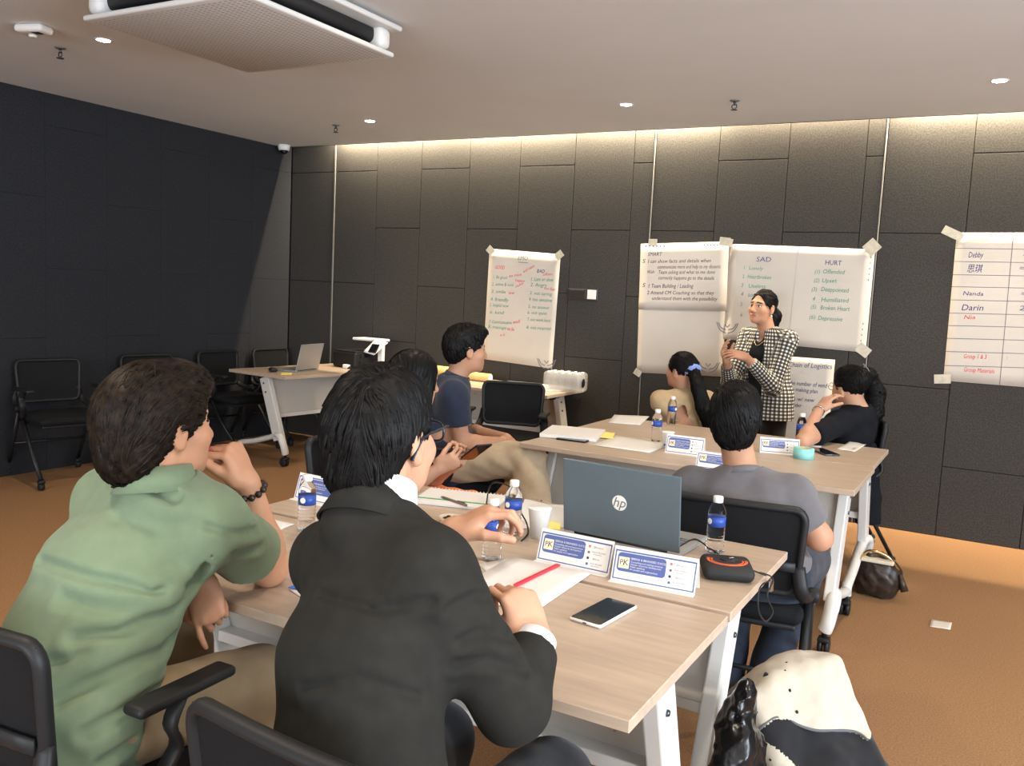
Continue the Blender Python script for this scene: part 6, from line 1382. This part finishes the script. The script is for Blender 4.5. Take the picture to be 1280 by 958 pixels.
# ---- woman in black resting her head on her hand
def black_woman():
    H = Head(D(1061, 484, 5.12), ang(143, -0.05), (-0.12, -0.02, 1), .97)
    fw = ang(170); rt = V3(fw[1], -fw[0], 0)
    nb = D(1072, 511, 5.13); mid = nb+V3(.0, .0, -.045); Ls = D(1048, 530, 5.02); Rs = D(1086, 526, 5.26); hip = V3(-.80, 5.54, .54)
    Le = at_z(1004, 552, .775); Lw = D(1024, 512, 5.0); Re = Rs+V3(-.10, .06, -.24); Rw = Re+V3(-.2, -.02, .02)
    Rh, Lh = hip+rt*.09, hip-rt*.09; Rk, Lk = hip+V3(-.34, .06, -.02), hip+V3(-.36, -.10, -.02); Ra, La = Rk-V3(0, 0, .42), Lk-V3(0, 0, .42)
    sd = unit(Rs-Ls); w1 = hip+(mid-hip)*.4; w2 = hip+(mid-hip)*.72
    body = [('+', loft([hip, w1, w2, mid], [.13, .115, .12, .10], [.09, .085, .09, .065], sd), 0)]+arm_ops(Rs, Re, Rw, (.045, .04, .04, .026))+arm_ops(Ls, Le, Lw, (.046, .040, .040, .027))+leg_ops(Rh, Rk, Ra)+leg_ops(Lh, Lk, La)
    hL = hand(Lw, unit(D(1040, 492, 5.02)-Lw), (.6, .75, .1), 'L', [(18, 25, 20), (22, 30, 22), (28, 34, 24), (34, 38, 26)], .98, .10, (.8, .45, .3), .3); hR = hand(Rw, unit(Rw-Re), (0, 0, -1), 'R', LOOSE, .92)
    p = make_person('woman in black top and glasses resting her cheek on her hand', (*hip[:2], 0), H, 'skin_b', body, [(hR, ('+', cap(Re+(Rw-Re)*.6, Rw, .03, .026), .02)), (hL, ('+', cap(Le+(Lw-Le)*.6, Lw, .032, .027), .02))], .009, .005, nb)
    sL, sR = Ls+(Le-Ls)*.72, Rs+(Re-Rs)*.72
    o = [('+', loft([hip-V3(0, 0, .08), w1, w2, mid], [.18, .165, .165, .13], [.135, .125, .125, .08], sd), 0), ('+', cap(nb-V3(0, 0, .03), mid, .068, .08), .04), ('+', cap(mid, Rs, .078, .070), .04), ('+', cap(mid, Ls, .078, .070), .04),
         ('+', cap(Rs, sR+(Re-Rs)*.05, .068, .066), .04), ('+', cap(Ls, sL+(Le-Ls)*.05, .068, .064), .04), ('-', half(sR, Re-Rs, .082), .004), ('-', half(sL, Le-Ls, .082), .004), ('-', cap(nb+V3(0, 0, .025), H.w(0, 0, 0), .058, .056), .006)]
    garment(p, 'black_top', o, .009, 'black_cloth', folds(71, .003, 34))
    garment(p, 'trousers', leg_ops(Rh, Rk, Ra, (.10, .08, .08, .07))+leg_ops(Lh, Lk, La, (.10, .08, .08, .07))+[('+', ell(hip-V3(0, 0, .02), (.17, .15, .10)), .05)], .014, 'black_trouser')
    shoe(p, Ra+V3(.07, 0, -.10), Ra+V3(-.15, 0, -.10)); shoe(p, La+V3(.07, 0, -.10), La+V3(-.15, 0, -.10))
    pt = [H.w(0, -.09, .06), D(1086, 470, 5.16), D(1094, 492, 5.18), D(1092, 515, 5.18), D(1084, 534, 5.18)]
    ho = [('+', H.e((0, -.018, .040), (.085, .106, .093)), 0), ('-', H.e((0, .140, -.050), (.110, .080, .122)), .006), ('-', H.e((.105, .07, -.105), (.046, .056, .056)), .012), ('-', H.e((-.105, .07, -.105), (.046, .056, .056)), .012), ('-', H.e((0, .05, -.16), (.1, .10, .08)), .01),
          ('+', cap(pt[0], pt[1], .045, .040), .03), ('+', cap(pt[1], pt[2], .042, .055), .02), ('+', cap(pt[2], pt[3], .055, .052), .02), ('+', cap(pt[3], pt[4], .052, .025), .02)]
    fl_ = lambda L: np.stack([0*L[:, 0], -1.0+1.0*(L[:, 1] < -.1), .1-1.5*(L[:, 1] < -.1)], 1)
    hair(p, H, ho, 'hair', .006, 700, fl_, 17, folds(72, .0030, 60), length=.08, wd=.003, jitter=.12)
    cl_ = smooth_path([D(1079, 455, 5.06), D(1086, 464, 5.05), D(1084, 477, 5.06), D(1081, 470, 5.06), D(1080, 458, 5.06)], 5); tube('hair_clip', cl_, .0035, M['trim'], p, 6, world=True)
    ax = unit(Lw-Le); ring_band(p, 'bracelet', Lw-ax*.02, ax, (0, 0, 1), (.034, .034), (.034, .034), -.006, .006, 'chrome', 0, 360, 24, .003)
    g = empty('glasses'); g.parent = p; g.matrix_parent_inverse = p.matrix_basis.inverted()
    for q in (-1, 1):
        lp = [H.w(q*.034+.024*math.cos(a), .106, .0+.021*math.sin(a)) for a in np.linspace(0, 2*math.pi, 19)[:-1]]
        tube('rim', lp, .0018, M['gold'], g, 6, closed=True, up=H.B[1])
        tube('temple', [H.w(q*.058, .105, .006), H.w(q*.078, .05, .006), H.w(q*.080, -.01, .004)], .0016, M['gold'], g, 6)
    tube('bridge', [H.w(-.010, .107, .004), H.w(0, .109, .006), H.w(.010, .107, .004)], .0016, M['gold'], g, 6)
black_woman()
# ------------------------------------------------------------------ soft bags and cloth
def ops_obj(name, ops, h, mats, label, cat, base, disp=None, classify=None):
    o = tag(empty(name, base), label, cat); me = np_mesh('body', [nets(ops, h, disp)], mats, classify); link('body', me, None, o, True); return o
def backpack():
    c = V3(-.385, 2.56, .225); up = unit(V3(-.46, .06, .86)); fr = unit(np.cross(V3(.74, .67, 0), up)); B = basis(fr, up)     # right, front, up
    def L(P): return (P-c) @ B.T
    cream = cloth('canvas_cream', (.47, .415, .33)); black = cloth('pack_black', (.014, .014, .016)); grey = mat('pack_grey', (.10, .10, .11), .8)
    w = lambda x, y_, z_: c+B.T @ np.array((x, y_, z_))
    ops = [('+', loft([w(-.01, .0, .20), w(0, 0, .08), w(.01, .01, -.08), w(.015, .015, -.24)], [.115, .155, .175, .18], [.065, .085, .105, .11], tuple(B[0])), 0), ('+', rbox(w(0, 0, -.02), (.135, .06, .22), .035, B), .05), ('+', rbox(w(.01, .08, -.13), (.12, .03, .10), .03, B), .04), ('-', half(V3(c[0], c[1], .004), (0, 0, -1), .6), .01)]
    F_ = lambda q: ev(ops, q[:, 0], q[:, 1], q[:, 2])
    def surf(px, py):
        r_ = unit(ray(px, py)); ts = np.linspace(1.8, 3.6, 500); pp = CAM+r_*ts[:, None]; hit = np.nonzero(F_(pp) < 0)[0]
        return pp[hit[0]] if len(hit) else None
    zl = [surf(*q) for q in ((938, 924), (950, 912), (968, 898), (985, 900), (1000, 908), (1020, 914), (1045, 914), (1070, 916), (1084, 926))]; zl = [q for q in zl if q is not None]
    ed = sorted([(L(q)[0], L(q)[2]) for q in zl])
    pa, pb = L(surf(944, 920)), L(surf(990, 952))
    def cl(C):
        q = L(C); i = np.zeros(len(C), int)
        edge = np.interp(q[:, 0], [e[0] for e in ed], [e[1] for e in ed])
        xl = np.interp(q[:, 2], [pb[2], pa[2]], [pb[0], pa[0]])
        i[(q[:, 2] < edge) & (q[:, 1] > -.02) & (q[:, 0] < xl)] = 1
        i[(q[:, 1] < -.035)] = 1
        return i
    o = ops_obj('backpack', ops, .0065, [cream, black], 'cream canvas backpack with black lower pocket standing on carpet', 'backpack', (c[0], c[1], 0), addf(folds(81, .005, 22), folds(82, .002, 60)), cl)
    for px, py in ((933, 832), (983, 829), (981, 839), (987, 863), (945, 890), (996, 890), (963, 950)):
        s = surf(px, py)
        if s is not None:
            n = unit(s-c); V, F2 = lathe_data([(0, .003), (.0028, .003), (.0042, .001), (.0042, -.004)], 10); me = new_mesh('eyelet', V, F2, True); me.transform(Matrix.Translation(s) @ Vector(n).to_track_quat('Z', 'Y').to_matrix().to_4x4()); link('eyelet', me, black, o, True)
    s = surf(956, 848)
    if s is not None: box('zip_pull', tuple(s), (.012, .012, .034), black, o, Matrix.Rotation(.25, 3, 'Y'), .003, 2, True)
    a = [q+unit(q-c)*.002 for q in zl]
    if len(a) > 2: tube('pocket_zip', smooth_path(a, 5), .004, grey, o, 6, world=True)
    tube('shoulder_strap', smooth_path([w(-.06, -.085, .16), w(-.09, -.14, .06), w(-.09, -.13, -.10), w(-.07, -.10, -.18)], 5), .018, black, o, 8, .006, tuple(B[1]), world=True)
    tube('top_handle', smooth_path([w(-.05, -.03, .205), w(-.02, -.03, .25), w(.03, -.03, .205)], 5), .008, black, o, 8, world=True)
backpack()
def trash_bag():
    c = V3(-.485, 2.10, .15); m = mat('black_polythene', (.006, .006, .007), .22, spec=.5)
    ops = [('+', ell(c, (.09, .14, .17)), 0), ('+', ell(c+V3(-.01, .05, .14), (.072, .085, .17)), .06), ('+', ell(c+V3(-.02, .10, .28), (.045, .05, .11)), .05), ('-', half(V3(c[0], c[1], .003), (0, 0, -1), .5), .01)]
    ops_obj('plastic_bag', ops, .007, [m], 'crumpled shiny black plastic bag beside the backpack', 'bag', (c[0], c[1], 0), addf(folds(83, .008, 40), folds(84, .004, 110)))
trash_bag()
def hand_bag():
    c = at_z(1080, 745, 0)+V3(.05, .05, .10); dark = mat('bag_dark', (.03, .02, .015), .4, var=.5, vscale=40)
    o = ops_obj('handbag', [('+', ell(c, (.12, .09, .13)), 0), ('-', half(V3(c[0], c[1], .003), (0, 0, -1), .5), .01)], .008, [dark], 'dark handbag with gold chain under the far table end', 'handbag', (c[0], c[1], 0), folds(85, .006, 50))
    tube('gold_chain', smooth_path([c+V3(-.09, -.02, .08), c+V3(-.04, -.07, .15), c+V3(.05, -.06, .13), c+V3(.10, -.02, .06)], 5), .008, M['gold'], o, 6, world=True); box('flap', tuple(c+V3(.0, -.05, .10)), (.16, .06, .02), mat('flap_cream', (.62, .55, .42), .6), o, None, .006, 2, True)
    tube('tassel', [c+V3(.11, -.03, .04), c+V3(.14, -.04, -.04)], [.012, .02], dark, o, 8, world=True)
hand_bag()
def coat():
    a, b = at_d(1086, 560, 5.12), at_d(1084, 655, 5.12)
    pts = [a, a+(b-a)*.33+V3(.0, 0, 0), a+(b-a)*.66, b]
    o = ops_obj('hanging_coat', [('+', loft(pts, [.05, .065, .075, .08], [.03, .035, .04, .04], (.9, .45, 0)), 0), ('-', half(b, (0, 0, -1), .3), .004)], .008, [M['black_cloth']], 'black cloth hanging from the chair of the woman in black', 'coat', (b[0], b[1], 0), folds(86, .006, 45, (1, 1, .15)))
coat()
